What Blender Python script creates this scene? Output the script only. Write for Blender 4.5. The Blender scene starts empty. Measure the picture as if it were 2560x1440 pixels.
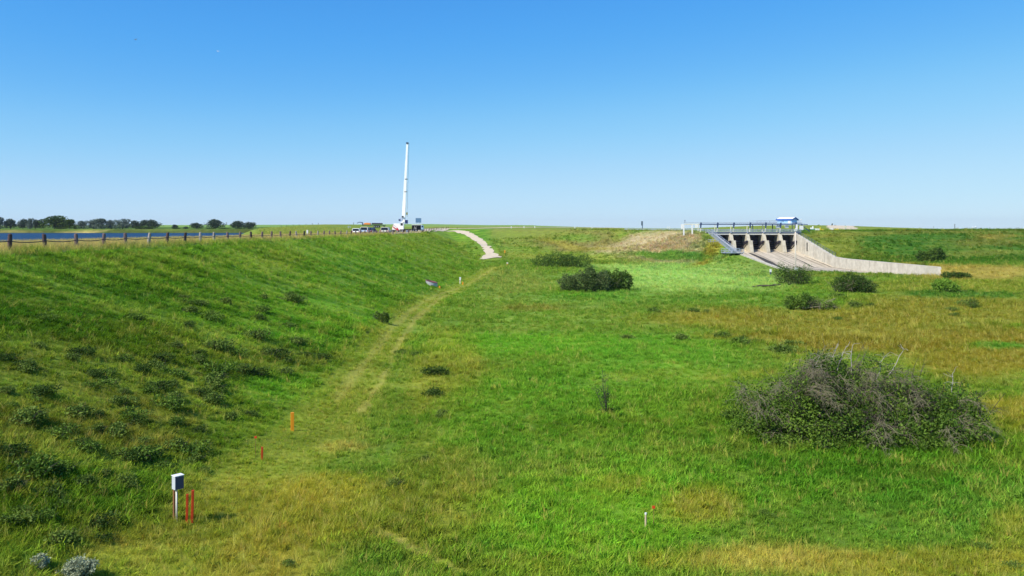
import bpy, bmesh, math, random
import numpy as np
from mathutils import Vector, Matrix

SC = bpy.context.scene
COL = SC.collection
R = math.radians

# ------------------------------------------------------------------ camera
# the lens sits at the origin, looking level along +Y; x px = 1280+2000X/Y, y px = 572-2000Z/Y
cam_d = bpy.data.cameras.new('camera')
cam = bpy.data.objects.new('camera', cam_d)
COL.objects.link(cam)
cam.location = (0, 0, 0)
cam.rotation_euler = (R(90), 0, 0)
cam_d.sensor_width = 36
cam_d.lens = 28.125
cam_d.shift_y = -148 / 2560
cam_d.clip_start = 0.1
cam_d.clip_end = 40000
SC.camera = cam

# ------------------------------------------------------------------ light
SUN = Vector((-0.58, -0.42, 0.70)).normalized()
SUN_EL = math.asin(SUN.z)
SUN_ROT = math.atan2(SUN.x, SUN.y)
w = bpy.data.worlds.new('World')
SC.world = w
w.use_nodes = True
nt = w.node_tree
bg = nt.nodes['Background']
sky = nt.nodes.new('ShaderNodeTexSky')
sky.sky_type = 'NISHITA'
sky.sun_disc = False
sky.sun_elevation = SUN_EL
sky.sun_rotation = SUN_ROT
sky.altitude = 0
sky.air_density = 0.7
sky.dust_density = 0.0
sky.ozone_density = 4.0
# the camera's tone response on the bright sky: scale down, curve per channel, scale back
s1 = nt.nodes.new('ShaderNodeVectorMath'); s1.operation = 'SCALE'; s1.inputs['Scale'].default_value = 0.1
s2 = nt.nodes.new('ShaderNodeVectorMath'); s2.operation = 'SCALE'; s2.inputs['Scale'].default_value = 10.0
cv = nt.nodes.new('ShaderNodeRGBCurve')
for ch, pts in ((0, [(0, 0), (.12, .08), (.16, .13), (.24, .26), (.40, .44), (.63, .57), (1, .72)]),
                (1, [(0, 0), (.21, .355), (.28, .45), (.41, .61), (.60, .73), (.76, .80), (1, .88)]),
                (2, [(0, 0), (.41, .87), (.50, .92), (.65, .96), (.75, .98), (1, 1.0)])):
    cu = cv.mapping.curves[ch]
    cu.points[0].location = pts[0]; cu.points[1].location = pts[-1]
    for p in pts[1:-1]: cu.points.new(*p)
cv.mapping.update()
nt.links.new(sky.outputs[0], s1.inputs[0]); nt.links.new(s1.outputs[0], cv.inputs['Color'])
nt.links.new(cv.outputs[0], s2.inputs[0]); nt.links.new(s2.outputs[0], bg.inputs[0])
bg.inputs[1].default_value = 0.084
sl = bpy.data.lights.new('sun', 'SUN')
sl.energy = 5.0
sl.angle = R(0.5)
sl.color = (1.0, 0.94, 0.82)
sun = bpy.data.objects.new('sun', sl)
COL.objects.link(sun)
sun.location = (-60, -40, 80)
sun.rotation_euler = SUN.to_track_quat('Z', 'Y').to_euler()
SC.view_settings.view_transform = 'Standard'
SC.view_settings.look = 'None'
SC.view_settings.exposure = 0.25
SC.view_settings.gamma = 1.0

# ------------------------------------------------------------------ helpers
def lin(c, k=1.0):
    out = []
    for v in c:
        v = v / 255.0
        out.append(k * (v / 12.92 if v <= 0.04045 else ((v + 0.055) / 1.055) ** 2.4))
    return tuple(out)

def tag(o, label=None, cat=None, group=None, kind=None):
    if label: o['label'] = label
    if cat: o['category'] = cat
    if group: o['group'] = group
    if kind: o['kind'] = kind
    return o

def empty(name, loc, rz=0.0):
    o = bpy.data.objects.new(name, None)
    COL.objects.link(o)
    o.location = loc
    o.rotation_euler = (0, 0, rz)
    o.empty_display_size = 0.3
    return o

class MB:
    """collects shapes for one mesh object"""
    def __init__(s):
        s.v = []; s.f = []
    def add(s, vs, fs):
        b = len(s.v)
        s.v += [tuple(p) for p in vs]
        s.f += [tuple(b + i for i in f) for f in fs]
        return s
    def box(s, c, d, rz=0.0, taper=1.0):
        x, y, z = d[0] / 2, d[1] / 2, d[2] / 2
        ca, sa = math.cos(rz), math.sin(rz)
        vs = []
        for zz, t in ((-z, 1), (z, taper)):
            for px, py in ((-x, -y), (x, -y), (x, y), (-x, y)):
                px *= t; py *= t
                vs.append((c[0] + px * ca - py * sa, c[1] + px * sa + py * ca, c[2] + zz))
        return s.add(vs, [(3, 2, 1, 0), (4, 5, 6, 7), (0, 1, 5, 4), (1, 2, 6, 5), (2, 3, 7, 6), (3, 0, 4, 7)])
    def beam(s, p, q, wd, hg=None):
        p = Vector(p); q = Vector(q); hg = hg or wd
        d = (q - p).normalized()
        up = Vector((0, 0, 1)) if abs(d.z) < 0.95 else Vector((1, 0, 0))
        a = d.cross(up).normalized() * wd / 2
        b = a.cross(d).normalized() * hg / 2
        vs = [p - a - b, p + a - b, p + a + b, p - a + b, q - a - b, q + a - b, q + a + b, q - a + b]
        return s.add(vs, [(3, 2, 1, 0), (4, 5, 6, 7), (0, 1, 5, 4), (1, 2, 6, 5), (2, 3, 7, 6), (3, 0, 4, 7)])
    def tube(s, pts, rs, n=8, cap=True):
        pts = [Vector(p) for p in pts]
        if not hasattr(rs, '__len__'): rs = [rs] * len(pts)
        vs = []; m = len(pts)
        for i, p in enumerate(pts):
            d = (pts[min(i + 1, m - 1)] - pts[max(i - 1, 0)]).normalized()
            up = Vector((0, 0, 1)) if abs(d.z) < 0.9 else Vector((1, 0, 0))
            a = d.cross(up).normalized(); b = a.cross(d).normalized()
            for k in range(n):
                t = 2 * math.pi * k / n
                vs.append(p + (a * math.cos(t) + b * math.sin(t)) * rs[i])
        fs = []
        for i in range(m - 1):
            for k in range(n):
                k2 = (k + 1) % n
                fs.append((i * n + k, i * n + k2, (i + 1) * n + k2, (i + 1) * n + k))
        if cap:
            fs.append(tuple(range(n - 1, -1, -1)))
            fs.append(tuple((m - 1) * n + k for k in range(n)))
        return s.add(vs, fs)
    def prism(s, poly, axis, a, b):
        """poly: 2D points; axis 'x': poly=(y,z); 'y': poly=(x,z); 'z': poly=(x,y)"""
        def P(u, v, t):
            return {'x': (t, u, v), 'y': (u, t, v), 'z': (u, v, t)}[axis]
        n = len(poly)
        vs = [P(u, v, a) for u, v in poly] + [P(u, v, b) for u, v in poly]
        fs = [tuple(range(n - 1, -1, -1)), tuple(range(n, 2 * n))]
        fs += [(i, (i + 1) % n, n + (i + 1) % n, n + i) for i in range(n)]
        return s.add(vs, fs)
    def build(s, name, m, parent=None, smooth=False, bevel=0.0):
        me = bpy.data.meshes.new(name)
        me.from_pydata(s.v, [], s.f)
        bm = bmesh.new(); bm.from_mesh(me)
        if bevel:
            bmesh.ops.bevel(bm, geom=[e for e in bm.edges if e.calc_face_angle(0) > 0.6], offset=bevel, segments=2, affect='EDGES', profile=0.6)
        bmesh.ops.recalc_face_normals(bm, faces=bm.faces)
        bm.to_mesh(me); bm.free()
        if smooth:
            for p in me.polygons: p.use_smooth = True
        me.materials.append(m)
        o = bpy.data.objects.new(name, me)
        COL.objects.link(o)
        if parent: o.parent = parent
        return o

def np_mesh(name, verts, tris, m=None, attrs=None, link=True, parent=None):
    """mesh from numpy arrays of vertices and faces (all same corner count)"""
    me = bpy.data.meshes.new(name)
    verts = np.asarray(verts, np.float32); tris = np.asarray(tris, np.int32)
    k = tris.shape[1]
    me.vertices.add(len(verts)); me.vertices.foreach_set('co', verts.ravel())
    me.loops.add(tris.size); me.loops.foreach_set('vertex_index', tris.ravel())
    me.polygons.add(len(tris))
    me.polygons.foreach_set('loop_start', np.arange(0, tris.size, k, dtype=np.int32))
    me.polygons.foreach_set('loop_total', np.full(len(tris), k, np.int32))
    me.update(calc_edges=True)
    for nm, (tp, arr) in (attrs or {}).items():
        a = me.attributes.new(nm, tp, 'POINT')
        a.data.foreach_set('color' if tp == 'FLOAT_COLOR' else ('vector' if tp == 'FLOAT_VECTOR' else 'value'), np.asarray(arr, np.float32).ravel())
    me.validate()
    if m: me.materials.append(m)
    o = bpy.data.objects.new(name, me)
    if link: COL.objects.link(o)
    if parent: o.parent = parent
    return o

def nodes_of(name):
    m = bpy.data.materials.new(name)
    m.use_nodes = True
    return m, m.node_tree, m.node_tree.nodes['Principled BSDF']

def mat(name, col, rough=0.75, var=0.25, scale=6.0, bump=0.2, metal=0.0, stretch=(1, 1, 1), spec=0.35, detail=5.0):
    """painted / concrete / wood like surface: base colour with two sizes of noise wear and a bump"""
    m, t, b = nodes_of(name)
    N = t.nodes.new; L = t.links.new
    tc = N('ShaderNodeTexCoord'); mp = N('ShaderNodeMapping'); mp.inputs['Scale'].default_value = stretch
    L(tc.outputs['Object'], mp.inputs['Vector'])
    n1 = N('ShaderNodeTexNoise'); n1.inputs['Scale'].default_value = scale; n1.inputs['Detail'].default_value = detail
    n2 = N('ShaderNodeTexNoise'); n2.inputs['Scale'].default_value = scale * 0.17; n2.inputs['Detail'].default_value = 3
    L(mp.outputs[0], n1.inputs['Vector']); L(mp.outputs[0], n2.inputs['Vector'])
    ad = N('ShaderNodeMath'); ad.operation = 'ADD'
    L(n1.outputs[0], ad.inputs[0]); L(n2.outputs[0], ad.inputs[1])
    mr = N('ShaderNodeMapRange'); mr.inputs['From Min'].default_value = 0.6; mr.inputs['From Max'].default_value = 1.4
    mr.inputs['To Min'].default_value = 1 - var; mr.inputs['To Max'].default_value = 1 + var
    L(ad.outputs[0], mr.inputs['Value'])
    mx = N('ShaderNodeVectorMath'); mx.operation = 'SCALE'; mx.inputs[0].default_value = col[:3]
    L(mr.outputs[0], mx.inputs['Scale'])
    L(mx.outputs[0], b.inputs['Base Color'])
    b.inputs['Roughness'].default_value = rough; b.inputs['Metallic'].default_value = metal
    b.inputs['Specular IOR Level'].default_value = spec
    if bump:
        bp = N('ShaderNodeBump'); bp.inputs['Strength'].default_value = bump; bp.inputs['Distance'].default_value = 0.02
        L(n1.outputs[0], bp.inputs['Height']); L(bp.outputs[0], b.inputs['Normal'])
    return m

# ------------------------------------------------------------------ noise on numpy arrays
def _hash(ix, iy, seed):
    h = (ix.astype(np.int64) * 374761393 + iy.astype(np.int64) * 668265263 + seed * 1442695041) & 0xffffffff
    h = ((h ^ (h >> 13)) * 1274126177) & 0xffffffff
    return ((h ^ (h >> 16)) & 0xffff) / 65535.0

def vnoise(x, y, seed=0):
    ix = np.floor(x); iy = np.floor(y)
    fx = x - ix; fy = y - iy
    fx = fx * fx * (3 - 2 * fx); fy = fy * fy * (3 - 2 * fy)
    a = _hash(ix, iy, seed); b = _hash(ix + 1, iy, seed); c = _hash(ix, iy + 1, seed); d = _hash(ix + 1, iy + 1, seed)
    return (a * (1 - fx) + b * fx) * (1 - fy) + (c * (1 - fx) + d * fx) * fy

def fbm(x, y, seed=0, oct=4):
    """-1..1"""
    s = 0.0; a = 0.5; tot = 0.0
    for k in range(oct):
        s = s + a * (vnoise(x * 2 ** k + 17.3 * k, y * 2 ** k - 9.1 * k, seed + k) * 2 - 1); tot += a; a *= 0.5
    return s / tot

def sst(a, b, x):
    t = np.clip((x - a) / (b - a), 0, 1)
    return t * t * (3 - 2 * t)

def smax(a, b, k):
    h = np.clip(0.5 + 0.5 * (a - b) / k, 0, 1)
    return b + (a - b) * h + k * h * (1 - h)

def seg_dist(x, y, pts):
    """distance to a polyline and the parameter (index + fraction) of the nearest point"""
    best = np.full(np.shape(x), 1e9); par = np.zeros(np.shape(x))
    for i in range(len(pts) - 1):
        ax, ay = pts[i][:2]; bx, by = pts[i + 1][:2]
        dx, dy = bx - ax, by - ay
        t = np.clip(((x - ax) * dx + (y - ay) * dy) / (dx * dx + dy * dy), 0, 1)
        d = np.hypot(x - ax - t * dx, y - ay - t * dy)
        m = d < best
        best = np.where(m, d, best); par = np.where(m, i + t, par)
    return best, par

# ------------------------------------------------------------------ the shape of the land
BROW = [(-140, 520), (-30, 402), (10, 350), (48, 297), (53, 274), (57, 261), (62, 256), (76, 257), (91, 257), (130, 263), (170, 280), (260, 300), (900, 380)]
BX = [p[0] for p in BROW]; BY = [p[1] for p in BROW]
RIDGE = ([-0.9, -0.64, -0.3, -0.1, -0.03, 0.03, 0.07, 0.12, 0.2, 0.35, 0.5, 0.9], [7, 7.5, 8.5, 10, 7.5, 7.5, 5.5, 3.2, 1.4, 0.3, -1.6, -2])

def chute_floor(y):
    return np.interp(y, [168, 221, 244, 256, 300], [-10.7, -10.6, -7.75, -6.4, -6.4])

def in_chute(x, y):
    yend = np.interp(x, [63.5, 77, 89.5], [191, 186, 167])
    return (x > 63.5) & (x < 89.5) & (y > yend) & (y < 266)

def reservoir(x, y):
    """> 0 inside the water's edge"""
    r = np.minimum(np.minimum(-45.5 - x, (-0.318 * y - x) * 0.95), 500 + 0.02 * x - y)
    r = r + fbm(x / 14, y / 14, 71) * 2.5 + np.where(y > 400, fbm(x / 40, y / 40, 73) * 9, 0)
    return r

def height(x, y):
    x = np.asarray(x, float); y = np.asarray(y, float)
    rough = 0.10 * fbm(x / 4.0, y / 4.0, 3) 
    floor = -10 + 0.30 * fbm(x / 28, y / 28, 1) + rough
    shelf = np.where(x > 89.5, sst(158, 171, y + 3 * fbm(x / 12, y / 12, 8)) * 1.9, 0)
    floor = floor + shelf
    # embankment whose crest carries the posts
    crest = -1.5 + 1.3 * sst(285, 430, y) + 2.7 * np.exp(-((x + 85) / 30) ** 2 - ((y - 370) / 75) ** 2)
    crest = crest + 0.05 * fbm(x / 3, y / 3, 5)
    cr35 = -1.5 + 1.3 * sst(285, 430, y)
    d1 = x + 35 + 0.35 * fbm(x / 9, y / 9, 4)
    z1 = np.where(d1 < 0, crest, cr35 - 0.354 * np.maximum(d1, 0) + 0.16 * fbm(x / 6, y / 3, 6) * sst(0, 4, d1))
    # second embankment, with the spillway in it
    yb = np.interp(x, BX, BY)
    db, _ = seg_dist(x, y, BROW)
    down = y < yb
    zb = np.interp(x, [-30, 10, 50, 62, 91, 130, 170, 260], [-0.15, -0.2, -0.75, -0.85, -0.85, -0.7, -0.6, -0.8])
    sl = np.interp(x, [-20, -5, 17, 30, 45, 60, 64, 90, 130], [.14, .15, .25, .28, .30, .22, .205, .205, .19])
    lump = fbm(x / 16, y / 16, 9) * 0.5 + fbm(x / 5, y / 5, 19) * 0.2
    far_rise = np.interp(x, [-60, 60, 75], [1, 1, 0]) * 1.5 * sst(340, 500, y) * sst(0, 90, y - yb)
    hill = 2.7 * np.exp(-((x - 160) / 62) ** 2 - ((y - 450) / 60) ** 2)
    z2 = np.where(down, zb - sl * db + lump * sst(0, 12, db) * sst(60, 30, np.abs(x - 76) * 0 + 45 - np.minimum(np.abs(x - 76), 45)), zb + far_rise + hill + 0.1 * rough)
    z = smax(floor, z1, 0.9)
    z = np.where(x < -36, z1, z)
    z = smax(z, z2, 0.7)
    # earth banked against the outside of the left chute wall
    wt = np.interp(y, [184, 191, 206, 223, 235, 252, 258], [-10.1, -9.45, -8.35, -7.1, -5.1, -1.7, -1.0])
    out = np.maximum(63.3 - x, 0)
    bank = wt - .75 * sst(220, 228, y) * sst(252, 244, y) * sst(0, .8, out) - np.interp(out, [0, 3, 8, 20], [0.05, .25, 1.3, 6.0]) + 0.15 * lump
    z = np.where((x < 63.6) & (x > 35) & (y > 184) & (y < 258), smax(z, bank, 0.5), z)
    z = np.where(~down & (x > -36), np.maximum(z2, cr35), z)
    # bank the lens stands on
    z = np.maximum(z, np.where(y < 1, -1.9, -1.43 - 0.47 * y))
    # far plain and ridge
    az = x / np.maximum(y, 50)
    rz = np.interp(az, *RIDGE) + 0.7 * fbm(az * 9, az * 0, 33)
    far = sst(700, 2600, y) * (rz * 2600 / 2000) + 0.35 * fbm(x / 200, y / 200, 35) * sst(500, 900, y)
    z = z + far * (y < 2600) + np.where(y >= 2600, rz * 1.3 - (y - 2600) * 0.002, 0)
    # reservoir
    r = reservoir(x, y)
    z = np.where(r > 0, np.maximum(z - np.where(y > 400, 0.9, 0.36) * r, -6), z)
    # chute cut
    z = np.where(in_chute(x, y), np.minimum(z, chute_floor(y) - 0.8), z)
    return z

_YS = np.concatenate([np.geomspace(12, 900, 2600), np.geomspace(905, 30000, 400)])
def hit(px, py):
    """where the sight line through photo pixel (px, py) first meets the land"""
    u = (px - 1280) / 2000.0; v = (572 - py) / 2000.0
    g = height(u * _YS, _YS) - v * _YS
    k = int(np.argmax(g > 0)) if (g > 0).any() else len(_YS) - 1
    a = _YS[max(k - 1, 0)]; b = _YS[k]
    for _ in range(18):
        m = (a + b) / 2
        if float(height(u * m, m)) - v * m > 0: b = m
        else: a = m
    return Vector((u * b, b, float(height(u * b, b))))

def on_land(x, y, dz=0.0):
    return Vector((x, y, float(height(x, y)) + dz))

def at(px, Y, dz=0.0):
    return on_land((px - 1280) / 2000.0 * Y, Y, dz)
# ------------------------------------------------------------------ what grows where
KA = np.array([1.08, 1.08, .58])
def C(r, g, b): return KA * np.array(lin((r, g, b))) ** 0.82
MID = C(90, 136, 34); BRIGHT = C(96, 160, 42); DARK = C(46, 92, 18); OLIVE = C(92, 104, 28); OCHRE = C(148, 138, 50)
TAN = C(176, 156, 92); STRAW = C(205, 186, 118); MEADOW = C(152, 190, 118); LUSH = C(58, 120, 26); BROWN = C(128, 108, 54)
YGREEN = C(128, 148, 48)

# patches of one kind of growth: centre and reach on the ground, found from photo pixels
ZONES = [  # px, py, rx, ry, colour, strength
    (200, 760, 300, 70, DARK, .45), (280, 960, 420, 170, C(88, 98, 28), .7), (100, 1230, 330, 230, OLIVE, .55),
    (620, 700, 260, 70, MID, .5), (820, 800, 150, 60, BRIGHT, .45), (780, 880, 110, 45, LUSH, .6), (420, 660, 160, 30, YGREEN, .4),
    (690, 650, 60, 25, YGREEN, .7), (720, 900, 120, 40, BROWN, .4), (300, 1060, 300, 80, BROWN, .3),
    (720, 975, 135, 42, BRIGHT, .95), (370, 1240, 190, 80, C(84, 132, 34), .75), (600, 1010, 140, 40, MID, .4),
    (1070, 690, 150, 40, LUSH, .5), (1000, 640, 200, 40, BRIGHT, .3),
    (1300, 860, 320, 90, C(98, 156, 44), .95), (1270, 700, 90, 30, C(118, 140, 72), .7), (1120, 920, 110, 90, OCHRE, .45),
    (1450, 1000, 330, 90, C(84, 142, 40), .95), (1300, 780, 120, 30, C(104, 140, 50), .5), (1330, 770, 90, 8, BROWN, .5),
    (950, 1270, 420, 230, C(140, 142, 48), .7), (640, 1290, 210, 120, OCHRE, .6), (500, 1400, 260, 70, C(160, 148, 62), .7),
    (860, 1118, 90, 18, TAN, .6), (820, 1220, 120, 40, C(170, 160, 62), .6), (1080, 1230, 150, 120, C(112, 124, 44), .6),
    (1000, 1060, 130, 25, LUSH, .5), (1160, 1080, 70, 40, C(84, 138, 38), .7),
    (1500, 1290, 320, 130, C(108, 158, 44), .95), (1900, 1190, 450, 65, C(104, 161, 46), .95), (2350, 1270, 320, 90, C(86, 136, 48), .85),
    (1760, 1260, 110, 50, OCHRE, .75), (1950, 1400, 240, 38, C(190, 168, 92), .75), (2330, 1410, 320, 40, OCHRE, .7), (1700, 1410, 160, 30, OCHRE, .5),
    (1300, 1420, 200, 40, C(120, 136, 46), .6), (2540, 1330, 90, 60, OCHRE, .5), (1560, 1215, 90, 25, C(150, 148, 58), .5),
    (2200, 850, 520, 95, C(120, 108, 36), 1.0), (1980, 790, 380, 45, C(120, 114, 42), .9), (2480, 900, 200, 110, C(124, 112, 36), .95),
    (2350, 770, 300, 40, C(120, 114, 40), .85), (2450, 715, 300, 25, C(120, 124, 44), .7),
    (1480, 1072, 280, 26, C(58, 112, 22), .75), (2510, 1040, 110, 40, C(164, 132, 40), .9), (2500, 985, 160, 18, LUSH, .5), (2150, 1070, 430, 120, C(56, 108, 26), .95),
    (1720, 935, 160, 14, C(160, 128, 54), .8), (1850, 880, 160, 35, C(84, 130, 46), .7), (1640, 890, 200, 60, C(90, 150, 46), .8),
    (1690, 690, 230, 34, MEADOW, 1.0), (1850, 690, 160, 26, MEADOW, 1.0), (1560, 665, 160, 14, MEADOW, .9),
    (1500, 735, 160, 14, C(70, 134, 36), .7), (1850, 748, 300, 20, C(84, 128, 40), .8), (1760, 800, 130, 18, OCHRE, .4),
    (2400, 737, 160, 8, C(58, 108, 40), .9), (2500, 864, 70, 8, C(70, 130, 40), .9), (2160, 690, 190, 12, C(112, 120, 46), .6),
    (1200, 610, 50, 20, LUSH, .5), (1450, 605, 230, 30, np.array(lin((136, 124, 70))) * 1.05, .95), (1630, 611, 140, 31, np.array(lin((196, 176, 138))) * 1.1, 1.0), (1350, 588, 110, 14, C(112, 134, 48), .7),
    (1450, 595, 60, 8, C(88, 128, 42), .7), (1785, 615, 50, 26, C(150, 138, 52), .9), (1660, 643, 120, 13, C(94, 150, 62), .95), (1440, 622, 120, 8, OCHRE, .5),
    (1400, 648, 160, 8, C(140, 150, 70), .6),
    (2330, 614, 380, 38, C(48, 92, 22), 1.0), (2085, 600, 60, 26, C(116, 124, 50), .6), (2440, 678, 160, 14, C(152, 132, 72), .95),
    (2300, 578, 300, 3, C(112, 104, 46), .5), (2480, 605, 90, 10, BROWN, .4), (2460, 632, 120, 8, C(120, 120, 56), .5), (2250, 660, 70, 10, C(150, 134, 62), .7),
    (2500, 590, 60, 5, C(150, 116, 60), .5),
]
_Z = []
for (px, py, rx, ry, c, s) in ZONES:
    p0 = hit(px, py); pa = hit(px + rx, py); pb = hit(px, max(py - ry, 574.5)) if py > 577 else hit(px, py - 0.5)
    if ry < 15 and pb.y > 1.1 * p0.y: pb = p0 + Vector((p0.x, p0.y, 0)) * (.006 * ry if ry < 5 else .04)
    if pb.y > 1.45 * p0.y: pb = p0 + Vector((p0.x / p0.y * .12 * p0.y, .12 * p0.y, 0)) if ry > 15 else p0 + Vector((p0.x / p0.y * .05 * p0.y, .05 * p0.y, 0))
    if pa.y > 1.3 * p0.y or pa.y < .75 * p0.y: pa = p0 + Vector((rx / 2000 * p0.y, 0, 0))
    ax, ay = pa.x - p0.x, pa.y - p0.y
    bx, by = pb.x - p0.x, pb.y - p0.y
    det = ax * by - ay * bx
    if abs(det) < 1e-3: continue
    _Z.append((p0.x, p0.y, by / det, -bx / det, -ay / det, ax / det, c, s))

def wpath(pix): return [tuple(hit(a, b)[:2]) for a, b in pix]
TRACK = wpath([(300, 1438), (470, 1330), (640, 1200), (760, 1090), (850, 1000), (905, 930), (955, 860), (1000, 805), (1060, 760), (1120, 728), (1170, 706), (1235, 668)])
RUT_A = wpath([(905, 1030), (945, 970), (980, 905), (1000, 858), (1035, 800), (1080, 762), (1110, 740), (1150, 729)])
RUT_B = wpath([(845, 1000), (890, 935), (935, 880), (985, 815), (1045, 765), (1095, 738), (1130, 727), (1165, 714), (1205, 690), (1240, 668)])
RUT_C = wpath([(960, 1330), (1010, 1360), (1060, 1388), (1110, 1412), (1160, 1440)])

def growth(x, y, z=None):
    """albedo of the grass at (x, y) and a 0..1 'dry' figure"""
    x = np.asarray(x, float); y = np.asarray(y, float); n = x.shape
    n1 = fbm(x / 9, y / 13, 41); n2 = fbm(x / 2.2, y / 3.4, 43)
    col = np.empty(n + (3,)); col[:] = C(108, 126, 52)
    dam = (x < -9) & (x > -36) & (y < 420)
    def mix(wt, c):
        nonlocal col
        wt = np.clip(wt, 0, 1)[..., None]
        col = col * (1 - wt) + np.asarray(c) * wt
    flo = (y < 300) & (x > -14)
    mix(flo * 1.0, C(98, 132, 46))
    mix(dam * sst(-8, -12, x), MID)
    mix(dam * sst(-26, -34, x + n2 * 2) * .7, C(118, 152, 52))
    for (cx, cy, a, b, c, d, cc, s) in _Z:
        dx = x - cx; dy = y - cy
        q = (a * dx + b * dy) ** 2 + (c * dx + d * dy) ** 2
        wt = np.exp(-q * 0.9)
        wt = sst(0.16, 0.72, wt + 0.26 * n1 * (wt > .03) + 0.18 * n2 * (wt > .03)) * s
        mix(wt, cc)
    # streaks combed down the slope by run-off and wind
    st = fbm((x * 0.93 + y * 0.37) / 9, (y * 0.93 - x * 0.37) / 1.3, 51)
    mix(dam * np.clip(st * 1.6, 0, .6), C(132, 158, 60))
    mix(dam * np.clip(-st * 1.5, 0, .55), C(48, 92, 16))
    # crest
    mix(sst(-34.3, -35.4, x + 0.9 * n2) * (x > -47) * (y < 330), np.array(lin((192, 172, 116))))
    # mottling everywhere
    m2 = fbm(x / 1.1, y / 1.6, 61); m3 = fbm(x / 30, y / 45, 63)
    mix(np.clip(m2 * .45, 0, .28) * (y < 330), C(168, 166, 82))
    mix(np.clip(-m2 * .5, 0, .3) * (y < 330), C(62, 100, 26))
    mix(np.clip(m3 * .4, 0, .2), C(140, 132, 52))
    # track
    dt, _ = seg_dist(x, y, TRACK)
    mix(sst(2.6, .8, dt + n2 * 1.3 + n1 * .6) * .42 * (y < 290), C(150, 148, 58))
    da, _ = seg_dist(x, y, RUT_A); db, _ = seg_dist(x, y, RUT_B); dc, _ = seg_dist(x, y, RUT_C)
    rut = np.maximum(np.maximum(sst(0.42, 0.05, da + n2 * .3) * .5, sst(0.55, 0.1, db + n2 * .3) * .38), sst(0.34, 0.05, dc + n2 * .14) * .8)
    mix(rut * .8, C(196, 172, 116))
    # the far country
    fp = fbm(x / 500, y / 260, 81)
    mix(sst(420, 900, y), C(104, 142, 66))
    mix(sst(420, 900, y) * np.clip(fp * 1.6, 0, .8), C(150, 150, 96))
    # far shore of the reservoir
    r = reservoir(x, y)
    mix(sst(-5, -1, r) * (y > 420), C(62, 76, 34))
    mix(sst(-4, -1, r) * (y > 420) * sst(.08, .3, fbm(x / 14, y / 30, 75)), C(176, 152, 116))
    mix((y > 430) * (y < 800) * (x < -120) * sst(-3, -6, r), C(66, 94, 34))
    col = np.clip(col, 0.003, 0.9)
    return col, rut

# ------------------------------------------------------------------ ground sheet
def steps(a, b, d): return list(np.arange(a, b, d))
def grow(a, b, d, k):
    out = []; 
    while a < b: out.append(a); a += d; d *= k
    return out
gx = [-v for v in grow(48, 5600, 1.2, 1.09)][::-1] + steps(-47, -36.5, .7) + steps(-36.5, -14, .55) + steps(-14, -1, .4) + steps(-1, 62, .8) + [62.5, 63.0, 63.45, 63.55, 64.2] + steps(65, 89, 1.5) + [89.45, 89.55, 90, 90.6] + grow(91.4, 5600, .9, 1.06)
gy = steps(-60, 14, 4) + steps(14, 110, .5) + steps(110, 180, .7) + steps(180, 300, .9) + grow(300, 5600, 1.1, 1.022)
gx = np.array(gx); gy = np.array(gy)
XX, YY = np.meshgrid(gx, gy)
ZZ = height(XX, YY)
GC, _r = growth(XX, YY)
V = np.stack([XX, YY, ZZ], -1).reshape(-1, 3)
nx, ny = len(gx), len(gy)
i0 = (np.arange(ny - 1)[:, None] * nx + np.arange(nx - 1)[None, :]).ravel()
F = np.stack([i0, i0 + 1, i0 + nx + 1, i0 + nx], -1)

m_ground, t, b = nodes_of('turf')
N = t.nodes.new; L = t.links.new
at_ = N('ShaderNodeAttribute'); at_.attribute_name = 'col'
tc = N('ShaderNodeTexCoord')
na = N('ShaderNodeTexNoise'); na.inputs['Scale'].default_value = 2.4; na.inputs['Detail'].default_value = 8; na.inputs['Roughness'].default_value = .72
L(tc.outputs['Object'], na.inputs['Vector'])
nb = N('ShaderNodeTexNoise'); nb.inputs['Scale'].default_value = .35; nb.inputs['Detail'].default_value = 6
L(tc.outputs['Object'], nb.inputs['Vector'])
ad = N('ShaderNodeMath'); ad.operation = 'ADD'; L(na.outputs[0], ad.inputs[0]); L(nb.outputs[0], ad.inputs[1])
mr = N('ShaderNodeMapRange'); mr.inputs[1].default_value = .65; mr.inputs[2].default_value = 1.35; mr.inputs[3].default_value = .5; mr.inputs[4].default_value = 1.15
L(ad.outputs[0], mr.inputs[0])
sc_ = N('ShaderNodeVectorMath'); sc_.operation = 'SCALE'; L(at_.outputs['Color'], sc_.inputs[0]); L(mr.outputs[0], sc_.inputs['Scale'])
L(sc_.outputs[0], b.inputs['Base Color'])
b.inputs['Roughness'].default_value = .95; b.inputs['Specular IOR Level'].default_value = .1
bp = N('ShaderNodeBump'); bp.inputs['Strength'].default_value = .9; bp.inputs['Distance'].default_value = .25
L(na.outputs[0], bp.inputs['Height']); L(bp.outputs[0], b.inputs['Normal'])
ground = np_mesh('ground', V, F, m_ground, {'col': ('FLOAT_COLOR', np.concatenate([GC.reshape(-1, 3), np.ones((len(V), 1))], 1))})
for p_ in (ground.data.polygons,): p_.foreach_set('use_smooth', np.ones(len(F), bool))
tag(ground, kind='structure')

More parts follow.
